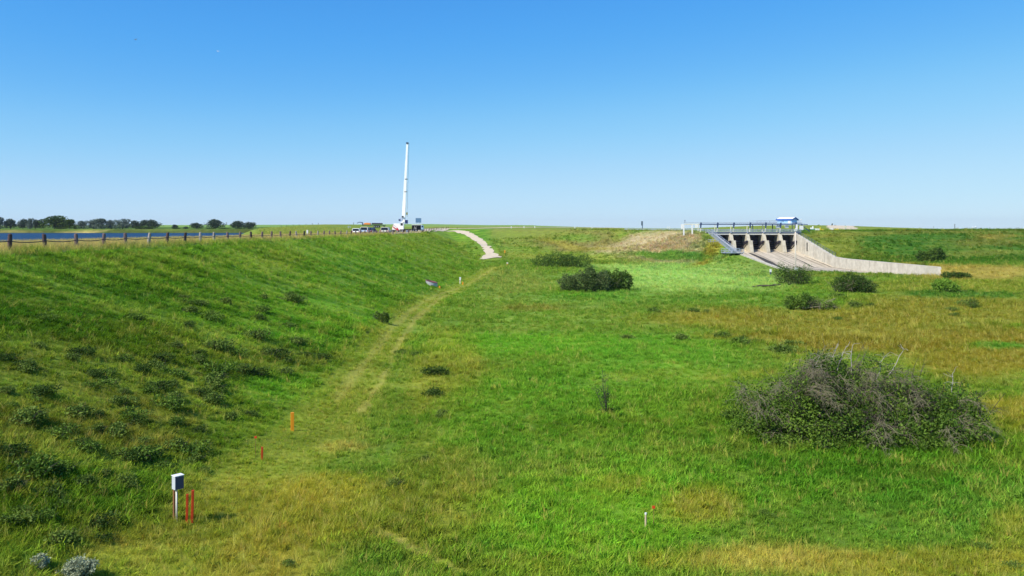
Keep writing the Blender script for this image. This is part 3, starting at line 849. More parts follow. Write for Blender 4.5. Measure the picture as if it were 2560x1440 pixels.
# ------------------------------------------------------------------ posts along the crest
m_post = [mat('weathered_brown_timber', (.10, .062, .06), .9, .45, 9, .5, stretch=(1, 1, .15)), mat('mauve_brown_timber', (.19, .13, .125), .9, .4, 9, .5, stretch=(1, 1, .15)), mat('silvered_timber', (.34, .30, .27), .9, .35, 9, .5, stretch=(1, 1, .15)), mat('dark_timber', (.045, .032, .034), .9, .4, 9, .5, stretch=(1, 1, .15))]
def post_mesh(seed, m):
    g = random.Random(seed); mb = MB(); n = 12
    zs = [-.4, 0, .35, .7, 1.03, 1.09, 1.11]; rs = [.15, .15, .148, .14, .135, .128, .10]
    mb.tube([(g.uniform(-.01, .01), g.uniform(-.01, .01), z) for z in zs], [r * g.uniform(.97, 1.03) for r in rs], n)
    me_o = mb.build('timber_post', m, None, smooth=False)
    me = me_o.data; bpy.data.objects.remove(me_o); return me
PM = [post_mesh(k, m_post[k]) for k in range(4)]
PPX = [24, 113, 192, 259, 315, 371, 417, 462, 500, 535, 570, 600, 628, 655, 679, 702, 724, 742, 760, 777, 794, 809, 824, 838, 852, 866, 878, 890, 901, 912, 922, 932, 940.5, 949.5, 959, 967, 975, 983, 991, 999.5, 1007.5, 1015, 1022, 1029]
TONE = [0, 0, 1, 1, 1, 2, 0, 3, 2, 2, 1, 1, 0, 1, 1, 1, 0, 2, 3, 1, 2]
ORD = ['leftmost', 'second', 'third', 'fourth', 'fifth', 'sixth', 'seventh', 'eighth', 'ninth', 'tenth', 'eleventh', 'twelfth']
WORD = {0: 'weathered brown', 1: 'mauve brown', 2: 'silvery grey', 3: 'dark brown'}
posts = []
rp = random.Random(11)
def add_post(X, Y, tone, label, sc=1.0):
    o = bpy.data.objects.new('timber_post', PM[tone]); COL.objects.link(o)
    o.location = on_land(X, Y); o.rotation_euler = (R(rp.uniform(-3, 3)), R(rp.uniform(0, 8)), rp.uniform(0, 6)); o.scale = (sc, sc, sc)
    tag(o, label, 'post', 'timber posts along the embankment crest'); posts.append(o); return o
for i, px in enumerate(PPX):
    Y = 70.6 / (1280 - px) * 1000; X = -35.3
    tone = TONE[i] if i < len(TONE) else rp.choice([1, 2, 2, 1, 0])
    lab = ('%s thick timber post from the left, %s, on the grassy crest' % (ORD[i], WORD[tone])).replace('leftmost thick timber post from the left', 'leftmost thick timber post') if i < 12 else 'thick round timber post in the receding row along the crest, before the parked vehicles'
    if 35 <= i: lab = 'thick round timber post on the crest in front of the parked vehicles'
    add_post(X, Y, tone, lab)
for px in np.arange(1062, 1122, 4.2):
    Y = 70.6 / (1280 - px) * 1000; add_post(-35.3, Y, rp.choice([1, 2, 0]), 'small looking timber post at the far end of the crest row, beyond the parked vehicles')
# the cable strung through them
mb = MB(); cp = []
for a_, b_ in zip(posts[:-1], posts[1:]):
    A_ = Vector(a_.location) + Vector((.05, 0, .60)); B_ = Vector(b_.location) + Vector((.05, 0, .60))
    for k in range(4):
        t_ = k / 4; q = A_.lerp(B_, t_); q.z -= .10 * 4 * t_ * (1 - t_); cp.append(q)
cp.insert(0, Vector((-35.3, 45, float(height(-35.3, 45)) + .5)))
mb.tube(cp, .035, 5); cab = mb.build('guard_cable', mat('dark_cable', (.03, .03, .045), .6, .1, 4), None)
tag(cab, 'dark sagging cable strung through the timber posts along the crest', 'cable')

# ------------------------------------------------------------------ stakes, boxes and markers
m_red = mat('faded_red_paint', (.62, .065, .015), .6, .25, 8, .1)
m_orange = mat('bright_orange_paint', (.95, .34, .02), .5, .12, 8, .05)
m_brownwood = mat('brown_wood', (.23, .11, .05), .85, .3, 9, .3, stretch=(1, 1, .2))
m_pvc = mat('white_pipe', (.82, .80, .74), .45, .05, 5, .02)
m_boxg = mat('pale_grey_box_paint', (.56, .60, .66), .45, .06, 6, .03)
m_boxd = mat('slate_blue_post_and_shade', (.06, .075, .14), .5, .1, 6, .03)  # shade colour for one box face, and the blue of a sign post

p0 = hit(441, 1303); s = p0.y / 2000
ib = empty('instrument_box', p0, R(-42))
tag(ib, 'pale grey instrument box on a white pole and brown stake beside two red stakes', 'instrument box')
H = 115 * s
MB().tube([(0.02, 0, -.2), (0.05, -.02, H - .42)], .028, 10).build('pole', m_pvc, ib, smooth=True)
MB().box((-.105, -.03, H / 2 - .12), (.085, .05, H + .15)).build('stake', m_brownwood, ib, bevel=.006)
bx = MB().box((.06, .02, H - .22), (.24, .30, .44)).build('box', m_boxg, ib, bevel=.012)
MB().box((.187, .02, H - .22), (.014, .28, .41)).build('painted_shade_face', m_boxd, bx, bevel=.004)  # thin dark sheet: shade of the right-hand box face put into colour
MB().box((.06, .02, H + .012), (.27, .33, .02)).build('lid', m_white, bx, bevel=.005)
def stake(px, py, hpx, wpx, m, name, label, cat, lean=0.0, dep=.6, grp=None, point=True):
    p = hit(px, py); s = p.y / 2000; h_ = hpx * s; w_ = wpx * s
    mb = MB(); mb.box((0, 0, h_ / 2 - .15), (w_, w_ * dep, h_ + .3))
    o = mb.build(name, m, None, bevel=min(w_ * .12, .01)); o.location = p; o.rotation_euler = (R(lean * .4), R(lean), R(20))
    tag(o, label, cat, grp); return o
stake(467, 1313, 78, 6.0, m_red, 'red_stake', 'shorter of the two red stakes beside the grey instrument box', 'stake', 1, grp='red stakes')
stake(480, 1307, 82, 6.5, m_red, 'red_stake', 'taller of the two red stakes beside the grey instrument box', 'stake', 1.5, grp='red stakes')
stake(655, 1149, 32, 5.0, m_red, 'red_stake', 'short lone red stake in the grass between the orange post and the grey box', 'stake', 1, grp='red stakes')
stake(731, 1077, 46, 8.0, m_orange, 'orange_post', 'bright orange marker post standing at the edge of the green grass patch', 'post', 0)
def pin(px, py, hpx, label):
    p = hit(px, py); s = p.y / 2000; h_ = hpx * s
    e = empty('marker_flag', p); tag(e, label, 'marker flag', 'red marker flags')
    MB().tube([(0, 0, -.1), (.01, 0, h_)], .009, 6).build('wire', m_brownwood, e)
    mb = MB(); mb.box((0.0, 0, h_ - .05), (.10, .02, .09)); mb.box((.03, .012, h_ - .05), (.05, .03, .07), .4); mb.build('flag', m_red, e)
pin(639, 1140, 50, 'small red flag on a thin wire left of the lone red stake')
pin(1634, 1316, 52, 'small red flag on a thin wire beside the pale round stake')
p = hit(1614, 1317); s = p.y / 2000
o = empty('pale_stake', p); tag(o, 'short pale round stake with a white cap next to the red flag', 'stake')
MB().tube([(0, 0, -.15), (.005, 0, 31 * s)], 2.4 * s, 10).build('shaft', mat('pale_wood', (.58, .44, .31), .7, .15, 8, .2, stretch=(1, 1, .2)), o)
MB().tube([(.005, 0, 31 * s), (.006, 0, 35 * s)], 2.9 * s, 10).build('cap', m_white, o)
# culvert riser on the slope
p = hit(1079, 713); s = p.y / 2000
cu = empty('culvert_riser', p, 0); tag(cu, 'short grey corrugated steel culvert pipe with slanted rusty rim, half buried in the green slope', 'culvert')
n = 32; r_ = 14.5 * s; vs = []; fs = []
zr = [-1.2] + list(np.linspace(0, 1, 13))
for k, q in enumerate(zr):
    for j in range(n):
        a_ = 2 * math.pi * j / n; x_, y_ = math.cos(a_) * r_, math.sin(a_) * r_
        top = 9.5 * s - x_ / r_ * 4.0 * s; bot = -x_ / r_ * 2 * s - .5
        rr = 1 + (.025 if k % 2 else 0)
        z_ = bot - .8 if k == 0 else bot + (top - bot) * q
        vs.append((x_ * rr, y_ * rr, z_))
for k in range(len(zr) - 1):
    for j in range(n): fs.append((k * n + j, k * n + (j + 1) % n, (k + 1) * n + (j + 1) % n, (k + 1) * n + j))
np_mesh('pipe', vs, fs, mat('zinc_pipe', (.46, .46, .50), .5, .2, 4, .1, metal=.3), parent=cu)
vs = []; fs = []
for j in range(n):
    a_ = 2 * math.pi * j / n; 
    for rr, dz in ((1.04, -.06), (1.04, .05), (.93, .05), (.93, -.5)):
        x_, y_ = math.cos(a_) * r_, math.sin(a_) * r_; vs.append((x_ * rr, y_ * rr, 9.5 * s - x_ / r_ * 4 * s + dz))
for j in range(n):
    for k in range(3): fs.append((j * 4 + k, ((j + 1) % n) * 4 + k, ((j + 1) % n) * 4 + k + 1, j * 4 + k + 1))
np_mesh('rim', vs, fs, mat('rusty_rim', (.16, .06, .07), .8, .4, 6, .2), parent=cu)
def marker(px, py, hpx, wpx, label, m, name='marker_post', capm=None, cat='marker', grp=None, Y=None):
    p = hit(px, py) if Y is None else at(px, Y); s = p.y / 2000; e = empty(name, p); tag(e, label, cat, grp)
    w_ = wpx * s
    MB().box((0, 0, hpx * s / 2 - .2), (w_, w_ * .7, hpx * s + .4)).build('post', m, e, bevel=w_ * .08)
    if capm: MB().box((w_ * .15, -w_ * .1, hpx * s * .78), (w_ * 1.5, w_ * .9, hpx * s * .46)).build('plate', capm, e, bevel=w_ * .05)
    return e
marker(1150, 710, 17, 2.6, 'white topped marker post at the toe of the green slope near the culvert', m_offwhite, capm=m_white)
marker(1157, 712, 7, 2.5, 'tiny rusty orange stake right beside the white topped marker post', m_orange, cat='stake', name='orange_stake', grp='small orange stakes')
marker(1099, 721, 6, 3.5, 'tiny orange stake at the lower end of the culvert pipe', m_orange, cat='stake', name='orange_stake', grp='small orange stakes')
marker(1262, 633, 7, 2.6, 'tiny orange stake on the bank right of the gravel ramp', m_orange, cat='stake', name='orange_stake', grp='small orange stakes')
marker(1268, 664, 8, 2.6, 'tiny orange and white stake in the meadow at the foot of the gravel ramp', m_orange, cat='stake', name='orange_stake', capm=m_offwhite, grp='small orange stakes')
marker(768, 590, 17, 2.6, 'slim white marker post standing on the crest behind the timber posts', m_offwhite, capm=m_white, Y=148)
marker(1926, 689, 16, 3.0, 'blue and white plate on a post in the light green meadow below the spillway', m_boxd, name='plate_post', capm=m_white, cat='sign')
e = marker(1606, 578, 24, 1.6, 'slate grey sign board on a post above the far bank, left of the spillway', m_blue, name='sign_post', cat='sign', Y=308)
s = 308 / 2000; MB().box((-.15, -.08, 18.5 * s), (4.6 * s, .06, 10.5 * s)).build('board', mat('slate_sign', (.10, .14, .19), .5, .1, 4), e)
for px in (1278, 1310, 1337, 1437, 1480): marker(px, 572, 5, 1.8, 'tiny white roadside peg along the gravel road on the far bank', m_white, name='roadside_peg', cat='peg', grp='white pegs by the far road', Y=418)
for px in (1669, 1674): marker(px, 575, 11, 2, 'pair member of slim white poles by the guard rail left of the gantry', m_white, name='white_pole', cat='pole', grp='white poles by the guard rail', Y=300)
# lamp pole in the scraggly bush
p = at(1988.5, 150); e = empty('light_pole', p); tag(e, 'tall thin pale pole rising out of the scraggly bush in front of the chute', 'pole')
MB().tube([(0, 0, -.3), (0, 0, 9.55)], [.14, .11], 8).build('pole', mat('pale_pole', (.60, .52, .45), .6, .1, 4), e, smooth=True)
MB().box((.1, -.2, 2.35), (.75, .5, .5)).build('meter_box', m_white, e, bevel=.03)
MB().box((0, -.05, 9.6), (.5, .3, .16)).build('lamp_head', m_white, e)
# fallen log in the meadow
p = hit(1916, 718); a_ = hit(1880, 719); b_ = hit(1952, 716)
mb = MB(); mb.tube([a_ - p + Vector((0, 0, .12)), a_.lerp(b_, .3) - p + Vector((0, .3, .22)), a_.lerp(b_, .6) - p + Vector((0, -.2, .2)), b_ - p + Vector((0, 0, .34))], [.10, .19, .17, .08], 8)
mb.tube([a_.lerp(b_, .5) - p + Vector((0, 0, .2)), a_.lerp(b_, .75) - p + Vector((0, -.8, .5))], [.09, .03], 6)
o = mb.build('fallen_log', mat('dead_wood', (.10, .075, .055), .9, .4, 6, .4), None); o.location = p; tag(o, 'dark fallen log lying at the edge of the light green meadow', 'log')

# ------------------------------------------------------------------ vehicles on the crest
m_glass = mat('dark_glass', (.012, .014, .02), .12, .05, 3, 0, spec=.6)
m_tyre = mat('tyre_rubber', (.02, .02, .021), .85, .2, 10, .1)
m_rim = mat('grey_rim', (.45, .45, .47), .35, .1, 5, 0, metal=.7)
m_tail = mat('red_lens', (.5, .015, .012), .25, .05, 5, 0)
m_black = mat('black_plastic', (.02, .02, .022), .6, .1, 5, 0)
def wheel(parent, x, y, r, wd):
    o = MB().tube([(x - wd / 2, y, r), (x - wd * .42, y, r), (x + wd * .42, y, r), (x + wd / 2, y, r)], [r * .9, r, r, r * .9], 18).build('wheel', m_tyre, parent, smooth=False)
    MB().tube([(x - wd / 2 - .012, y, r), (x + wd / 2 + .012, y, r)], r * .58, 12).build('rim', m_rim, o)
def car(label, cat, name, px, Y, L_, W_, H_, paint, roofm=None, kind='suv', rz=0.0, dz=0.0, grp='vehicles parked on the crest'):
    p = at(px, Y, dz); e = empty(name, p, rz); tag(e, label, cat, grp)
    g = .28; belt = H_ * .55
    b_ = MB(); hw = W_ / 2
    # lower body: side profile swept across, rear at -y
    prof = [(-L_ / 2, g + .15), (-L_ / 2 + .06, belt - .12), (-L_ / 2 + .12, belt), (L_ / 2 - 1.35, belt), (L_ / 2 - .3, belt - .16), (L_ / 2, belt - .42), (L_ / 2, g + .12), (L_ / 2 - .3, g), (-L_ / 2 + .25, g)]
    b_.prism(prof, 'x', -hw, hw); body = b_.build('body', paint, e, bevel=.06)
    if kind == 'pickup': c0, c1 = -.55, L_ / 2 - 1.4
    elif kind == 'sedan': c0, c1 = -L_ / 2 + .55, L_ / 2 - 1.5
    else: c0, c1 = -L_ / 2 + .12, L_ / 2 - 1.35
    rk = .12 if kind == 'suv' else .55
    gw = MB()
    lo, hi = belt - .02, H_ - .1
    def ring(y0, y1, wd, z): return [(-wd, y0, z), (wd, y0, z), (wd, y1, z), (-wd, y1, z)]
    gw.add(ring(c0, c1, hw - .04, lo) + ring(c0 + rk, c1 - .75, hw - .2, hi), [(3, 2, 1, 0), (4, 5, 6, 7), (0, 1, 5, 4), (1, 2, 6, 5), (2, 3, 7, 6), (3, 0, 4, 7)])
    cabn = gw.build('windows', m_glass, e)
    rf = MB(); rf.add(ring(c0 + rk - .06, c1 - .72, hw - .17, hi) + ring(c0 + rk + .08, c1 - .95, hw - .26, H_), [(3, 2, 1, 0), (4, 5, 6, 7), (0, 1, 5, 4), (1, 2, 6, 5), (2, 3, 7, 6), (3, 0, 4, 7)])
    for sx in (-1, 1):
        for (ya, yb2) in ((c0, c0 + rk), (c1, c1 - .75)):
            rf.beam((sx * (hw - .06), ya, lo), (sx * (hw - .2), yb2, hi), .1, .12)
    rf.build('roof', roofm or paint, e)
    for sx in (-1, 1):
        wheel(e, sx * (hw - .12), -L_ / 2 + .85, .36, .24); wheel(e, sx * (hw - .12), L_ / 2 - .9, .36, .24)
        MB().box((sx * (hw - .14), -L_ / 2 + .03, belt - .22), (.2, .06, .3)).build('tail_light', m_tail, e)
    MB().box((0, -L_ / 2 - .05, g + .22), (W_ * .94, .14, .2)).build('bumper', m_black if paint.name != 'white_paint' else m_white, e, bevel=.03)
    MB().box((0, -L_ / 2 + .015, belt - .34), (.34, .03, .16)).build('plate', m_offwhite, e)
    return e
m_navy = mat('navy_car_paint', (.02, .035, .16), .3, .06, 3, 0)
m_blucar = mat('blue_car_paint', (.04, .09, .33), .3, .06, 3, 0)
m_silver = mat('silver_car_paint', (.42, .50, .66), .35, .06, 3, 0)
m_beige = mat('beige_car_paint', (.62, .59, .50), .35, .06, 3, 0)
car('white car seen from behind, leftmost of the vehicles parked on the crest', 'car', 'parked_car', 893, 225, 4.5, 2.15, 1.62, m_white, kind='suv')
car('silver blue van with a pale cream roof behind the white car', 'van', 'parked_van', 913.5, 236, 4.9, 2.3, 2.05, m_silver, roofm=m_offwhite, kind='suv')
car('dark navy car at the right end of the left pair of cars', 'car', 'parked_car', 928.5, 240, 4.8, 2.2, 1.85, m_navy, kind='suv', rz=R(-14))
car('pale beige pickup parked just left of the white crane truck', 'pickup', 'parked_pickup', 964.5, 243, 5.2, 2.45, 1.95, m_beige, kind='suv')
# crane truck
m_cred = mat('red_counterweight_paint', (.55, .04, .05), .5, .15, 3, .05)
m_crw = mat('crane_white', (.9, .9, .89), .45, .05, 2, .02)
Yc = 286.0; p = at(1003, Yc); cr = empty('crane_truck', p, 0); tag(cr, 'white mobile crane with red counterweight and a tall raised telescopic boom', 'crane')
sx_ = Yc / 2000
def X_(px): return (px - 1003) * sx_
def Z_(py): return (572 - py) * sx_ - p.z
KQ = Yc / 262
MB().box((X_(1008), .3, 1.05), (7.2, 2.4, .55)).build('carrier', m_black, cr, bevel=.05)
for k in range(4):
    for y in (-.9, 1.4): wheel(cr, X_(985) + k * 1.75, y, .55, .36) if False else None
for k in range(4):
    x = X_(983) + k * 1.7
    for y in (-1.05, 1.45):
        o = MB().tube([(x, y - .18, .55), (x, y - .14, .55), (x, y + .14, .55), (x, y + .18, .55)], [.5, .55, .55, .5], 18).build('wheel', m_tyre, cr)
        MB().tube([(x, y - .2, .55), (x, y + .2, .55)], .3, 12).build('rim', m_rim, o)
MB().prism([(X_(981), .95), (X_(1000), .95), (X_(1002), 1.9), (X_(1000), 3.3), (X_(986), 3.3), (X_(982), 2.2)], 'y', -1.0, 1.4).build('superstructure', m_crw, cr, bevel=.08)
MB().prism([(X_(982), 2.1), (X_(985), 2.9), (X_(996), 1.6), (X_(998.5), .9), (X_(994.5), .75)], 'y', -1.5, -1.02).build('counterweight', m_cred, cr, bevel=.05)
MB().prism([(X_(983), 2.35), (X_(986), 2.75), (X_(994), 1.8), (X_(992), 1.5)], 'y', -1.56, -1.502).build('warning_stripe', m_white, cr)
cb = MB().prism([(X_(1001), 1.2), (X_(1010), 1.2), (X_(1010), 3.2), (X_(1008), 3.9), (X_(1003), 3.9)], 'y', -1.2, .6).build('cab', m_crw, cr, bevel=.06)
MB().box((X_(1005.5), -1.21, 3.0), (.75, .04, .9)).build('cab_window', m_glass, cb)
MB().prism([(X_(1000), 3.3), (X_(1004), 3.3), (X_(1008), 5.4), (X_(1003), 5.6), (X_(998), 4.9)], 'y', -.5, .7).build('turret', m_silver, cr, bevel=.06)
MB().tube([(X_(997), -.3, 4.55), (X_(1001.5), -.3, 4.55)], .38, 12).build('winch', m_blue, cr)
MB().box((X_(1007), -.6, 5.75), (.5, .5, .45)).build('winch', m_black, cr)
MB().box((X_(1016), .4, 3.9), (.95, 1.1, 1.3)).build('engine_hood', m_navy, cr, bevel=.08)
bA = Vector((X_(1008.2), .1, Z_(556))); bB = Vector((X_(1017), 1.5, Z_(357)))
cuts = [0, .27, .52, .77, 1.0]; wds = [1.05, .88, .74, .62]
for k in range(4):
    MB().beam(bA.lerp(bB, cuts[k]), bA.lerp(bB, cuts[k + 1] + (.0 if k == 3 else .006)), wds[k], wds[k] * 1.1).build('boom_section', m_crw, cr, bevel=.03)
MB().beam(bA.lerp(bB, .992), bA.lerp(bB, 1.01), 1.0, .8).build('boom_head', m_blue, cr)
for f_ in (.385, .545): q = bA.lerp(bB, f_); MB().box((q.x + .35, q.y - .4, q.z), (1.0, .2, .2)).build('boom_fitting', m_black, cr)
tip = bA.lerp(bB, 1.0) + Vector((.55, 0, 0)); hk = Vector((X_(1016.5), .9, Z_(536)))
mb = MB(); mb.tube([tip, hk + Vector((.0, 0, .7))], .018, 4); mb.tube([tip + Vector((.12, 0, 0)), hk + Vector((.12, 0, .7))], .018, 4); mb.build('hoist_cable', m_black, cr)
mb = MB(); mb.box((hk.x, hk.y, hk.z + .3), (.5, .3, .9)); mb.tube([(hk.x, hk.y, hk.z - .15), (hk.x, hk.y, hk.z - .55), (hk.x + .2, hk.y, hk.z - .75), (hk.x + .3, hk.y, hk.z - .55)], .06, 6); mb.build('hook_block', m_yellow, cr)
for x in (X_(979), X_(1019)):
    mb = MB(); mb.beam((x, -1.8, .5), (x, 2.2, .5), .25); mb.beam((x, -1.8, .9), (x, -1.8, .05), .22); mb.box((x, -1.8, .05), (.6, .6, .1)); mb.build('outrigger', m_silver, cr)
# open sided service truck
Ys = 316.0; p = at(1046, Ys); sv = empty('service_truck', p, 0); tag(sv, 'white topped service truck with a dark open side, right of the crane', 'truck')
q = Ys / 2000; W0 = (1030 - 1046) * q; W1 = (1059 - 1046) * q
MB().box(((W0 + W1) / 2, .4, .85), (W1 - W0, 2.2, .3)).build('chassis', m_black, sv)
mb = MB(); mb.box(((W0 + W1) / 2 - .2, 1.3, 1.85), (W1 - W0 - .6, .1, 1.7)); mb.box((W0 + .08, .4, 1.85), (.14, 2.1, 1.7)); mb.build('box_body', m_black, sv)
mb = MB(); mb.box(((W0 + W1) / 2 - .3, .4, 2.78), (W1 - W0 - .4, 2.3, .18)); mb.build('roof', m_crw, sv)
MB().prism([(W1 - .95, .7), (W1, .7), (W1, 1.7), (W1 - .2, 2.55), (W1 - .95, 2.7)], 'y', -.75, 1.4).build('cab', mat('sky_blue_paint', (.30, .44, .60), .4, .1, 3), sv, bevel=.06)
MB().box((W1 - .45, -.77, 2.1), (.5, .04, .6)).build('window', m_glass, sv)
mb = MB(); mb.tube([(W0 + .9, -.3, 1.0), (W0 + 1.1, -.3, 2.5)], .12, 8); mb.box((W0 + 1.5, -.1, 1.4), (.5, .6, .8)); mb.beam((W0 + .5, -.5, 1.0), (W0 + 1.9, -.4, 2.2), .12); mb.build('drill_gear', mat('grey_machinery', (.30, .29, .28), .6, .4, 3), sv)
for x in (W0 + .6, W0 + 1.7, W1 - .6):
    for y in (-.7, 1.3):
        o = MB().tube([(x, y - .16, .5), (x, y + .16, .5)], .5, 16).build('wheel', m_tyre, sv); MB().tube([(x, y - .175, .5), (x, y + .175, .5)], .27, 10).build('rim', m_rim, o)
# board behind it
p = at(1046, 335); e = empty('notice_board', p); tag(e, 'square slate blue board on two posts standing above the service truck', 'sign')
q = 335 / 2000; z0 = (572 - 556) * q - p.z
MB().box((0, 0, z0 + .85), (14 * q, .12, 11.5 * q)).build('board', mat('slate_blue_board', (.10, .20, .33), .5, .08, 3), e, bevel=.02)
for sx in (-.6, .6): MB().box((sx, .15, z0 / 2 + .2), (.14, .12, z0 + .6)).build('post', m_steel, e)
# gooseneck trailer on the rise
p = at(928, 352); e = empty('flatbed_trailer', p); tag(e, 'dark gooseneck flatbed trailer carrying orange machine and black pipes on the skyline', 'trailer')
q = 352 / 2000
def TX(px): return (px - 928) * q
MB().beam((TX(906), 0, 1.15), (TX(964), 0, .95), 2.3, .28).build('deck', m_black, e)
mb = MB(); mb.beam((TX(908), 0, 1.1), (TX(906), 0, 2.2), .9, .35); mb.beam((TX(907), 0, 2.25), (TX(898), 0, 2.45), .8, .3); mb.beam((TX(898.5), 0, 2.45), (TX(892.5), 0, 2.0), .6, .22); mb.build('gooseneck', m_blue, e)
for px in (937, 942, 947):
    o = MB().tube([(TX(px), -1.1, .45), (TX(px), 1.1, .45)], .45, 14).build('wheel', m_tyre, e); MB().tube([(TX(px), -1.12, .45), (TX(px), 1.12, .45)], .24, 10).build('rim', m_rim, o)
MB().beam((TX(958), -.9, .95), (TX(964), -.9, .2), .3).build('ramp', m_black, e)
base = Vector(p)
o = MB().prism([(TX(909), 1.42), (TX(927), 1.3), (TX(926.5), 2.0), (TX(920), 2.15), (TX(912), 2.1)], 'y', -.8, .8).build('orange_machine', mat('orange_machine_paint', (.85, .26, .05), .5, .2, 3), None, bevel=.08); o.location = base; tag(o, 'orange machine body loaded at the front of the dark flatbed trailer', 'machine')
for k, (xa, xb, y, z) in enumerate(((930, 938.5, -.55, 1.75), (939.8, 957, -.55, 1.72), (931, 956, .45, 1.75))):
    mb = MB(); mb.tube([(TX(xa), y, z), (TX(xb), y, z - .03)], .36, 12); o = mb.build('black_pipe', mat('black_pipe_coating', (.035, .03, .04), .5, .2, 3) if 'black_pipe_coating' not in bpy.data.materials else bpy.data.materials['black_pipe_coating'], None); o.location = base
    tag(o, ['shorter black pipe next to the orange machine on the flatbed', 'longer black pipe near the rear of the flatbed', 'black pipe lying on the far side of the flatbed'][k], 'pipe', 'black pipes on the flatbed trailer')
for px in (870.8, 875.2): marker(px, 570, 6, 1.8, 'one of two short grey posts on the grassy rise left of the trailer', m_steel, name='grey_post', cat='post', grp='short grey posts on the rise', Y=330)
# machinery right of the spillway
p = at(2033, 275); e = empty('valve_station', p); tag(e, 'small white cabinet and teal pipe with yellow valve right of the gantry', 'valve station')
q = 275 / 2000
MB().beam((-4.4, 0, .5), (.6, 0, .55), .4, .3).build('pipe', mat('teal_paint', (.05, .22, .22), .5, .1, 3), e)
mb = MB(); mb.box((-.3, .4, .85), (1.0, .8, .8), 0, .8); mb.box((.1, .6, 1.4), (.35, .3, .6)); mb.build('cabinet', m_white, e)
mb = MB(); mb.box((1.4, .2, .5), (1.5, .9, .75)); mb.build('tank', m_white, e, bevel=.1)
mb = MB(); mb.box((2.4, 0, .7), (.28, .3, 1.15)); mb.tube([(2.4, 0, .55), (3.6, 0, .5)], .14, 8); mb.tube([(3.3, 0, .2), (3.3, 0, .75)], .12, 8); mb.build('valve', m_yellow, e)
p = at(2080, 276); e = empty('valve_station', p); tag(e, 'white block with yellow valve pipe standing apart further right of the gantry', 'valve station')
MB().box((-.2, 0, .5), (1.1, .9, 1.0), 0, .75).build('block', m_white, e)
mb = MB(); mb.tube([(.8, 0, .5), (2.3, 0, .55)], .14, 8); mb.box((1.6, 0, .35), (.2, .2, .7)); mb.beam((1.3, 0, .55), (2.2, 0, .9), .15); mb.build('valve', m_yellow, e)
p = at(2114, 300); e = empty('sign_post', p); tag(e, 'pale blank sign on a post at the gravel road right of the spillway', 'sign')
MB().box((0, 0, 1.0), (.12, .12, 2.2)).build('post', m_steel, e); MB().box((0, -.08, 1.4), (.8, .05, .75)).build('board', m_offwhite, e)
# birds
for i, (px, py) in enumerate(((338, 99), (544, 128))):
    Yb_ = 160; o = MB()
    o.add([(-.30, 0, 0), (0, .14, .02), (.34, .02, .03), (0, -.14, 0), (0, 0, .08), (0, 0, -.06)], [(0, 3, 4), (3, 2, 4), (2, 1, 4), (1, 0, 4), (0, 5, 3), (3, 5, 2), (2, 5, 1), (1, 5, 0)])
    o.add([(-.05, -.05, .02), (.08, -.05, .02), (.1, -.5, .16), (.0, -.52, .15), (-.05, .05, .02), (.08, .05, .02), (.1, .5, .16), (.0, .52, .15)], [(0, 1, 2, 3), (4, 7, 6, 5)])
    o = o.build('flying_bird', m_white, None); o.location = ((px - 1280) / 2000 * Yb_, Yb_, (572 - py) / 2000 * Yb_); o.rotation_euler = (0, R(20), R(60 - 90 * i))
    tag(o, ['tiny white bird high in the sky, the upper left of two', 'tiny white bird in the sky, the lower right of two'][i], 'bird', 'white birds in the sky')
# ------------------------------------------------------------------ bushes, trees
def leaf_mat(name, c1, c2, trans=.25, rough=.6):
    m, t, b = nodes_of(name); t.nodes.remove(b); N = t.nodes.new; L = t.links.new
    av = N('ShaderNodeAttribute'); av.attribute_name = 'var'
    mx = N('ShaderNodeMix'); mx.data_type = 'RGBA'; mx.inputs['A'].default_value = (*c1, 1); mx.inputs['B'].default_value = (*c2, 1)
    L(av.outputs['Fac'], mx.inputs['Factor'])
    df = N('ShaderNodeBsdfDiffuse'); tr = N('ShaderNodeBsdfTranslucent'); gl = N('ShaderNodeBsdfGlossy'); gl.inputs['Roughness'].default_value = .55; gl.inputs['Color'].default_value = (.5, .5, .5, 1)
    ms = N('ShaderNodeMixShader'); ms.inputs[0].default_value = trans; m2 = N('ShaderNodeMixShader'); m2.inputs[0].default_value = .012
    L(mx.outputs['Result'], df.inputs[0]); L(mx.outputs['Result'], tr.inputs[0]); L(df.outputs[0], ms.inputs[1]); L(tr.outputs[0], ms.inputs[2])
    L(ms.outputs[0], m2.inputs[1]); L(gl.outputs[0], m2.inputs[2]); L(m2.outputs[0], t.nodes['Material Output'].inputs[0])
    return m
def leaves(g, cen, size, jit=.35, flat=.0):
    """one folded leaf clump of two quads at each centre; returns verts, quads, var"""
    n = len(cen)
    u = g.normal(size=(n, 3)); u /= np.linalg.norm(u, axis=1)[:, None]
    w_ = g.normal(size=(n, 3)); w_[:, 2] += flat
    v = np.cross(u, w_); v /= np.linalg.norm(v, axis=1)[:, None] + 1e-9
    s = size * g.uniform(1 - jit, 1 + jit, (n, 1))
    a = cen - u * s; b_ = cen + v * s * .5; c = cen + u * s; d = cen - v * s * .5
    V_ = np.stack([a, b_, c, d], 1).reshape(-1, 3); F_ = np.arange(4 * n).reshape(n, 4)
    return V_, F_
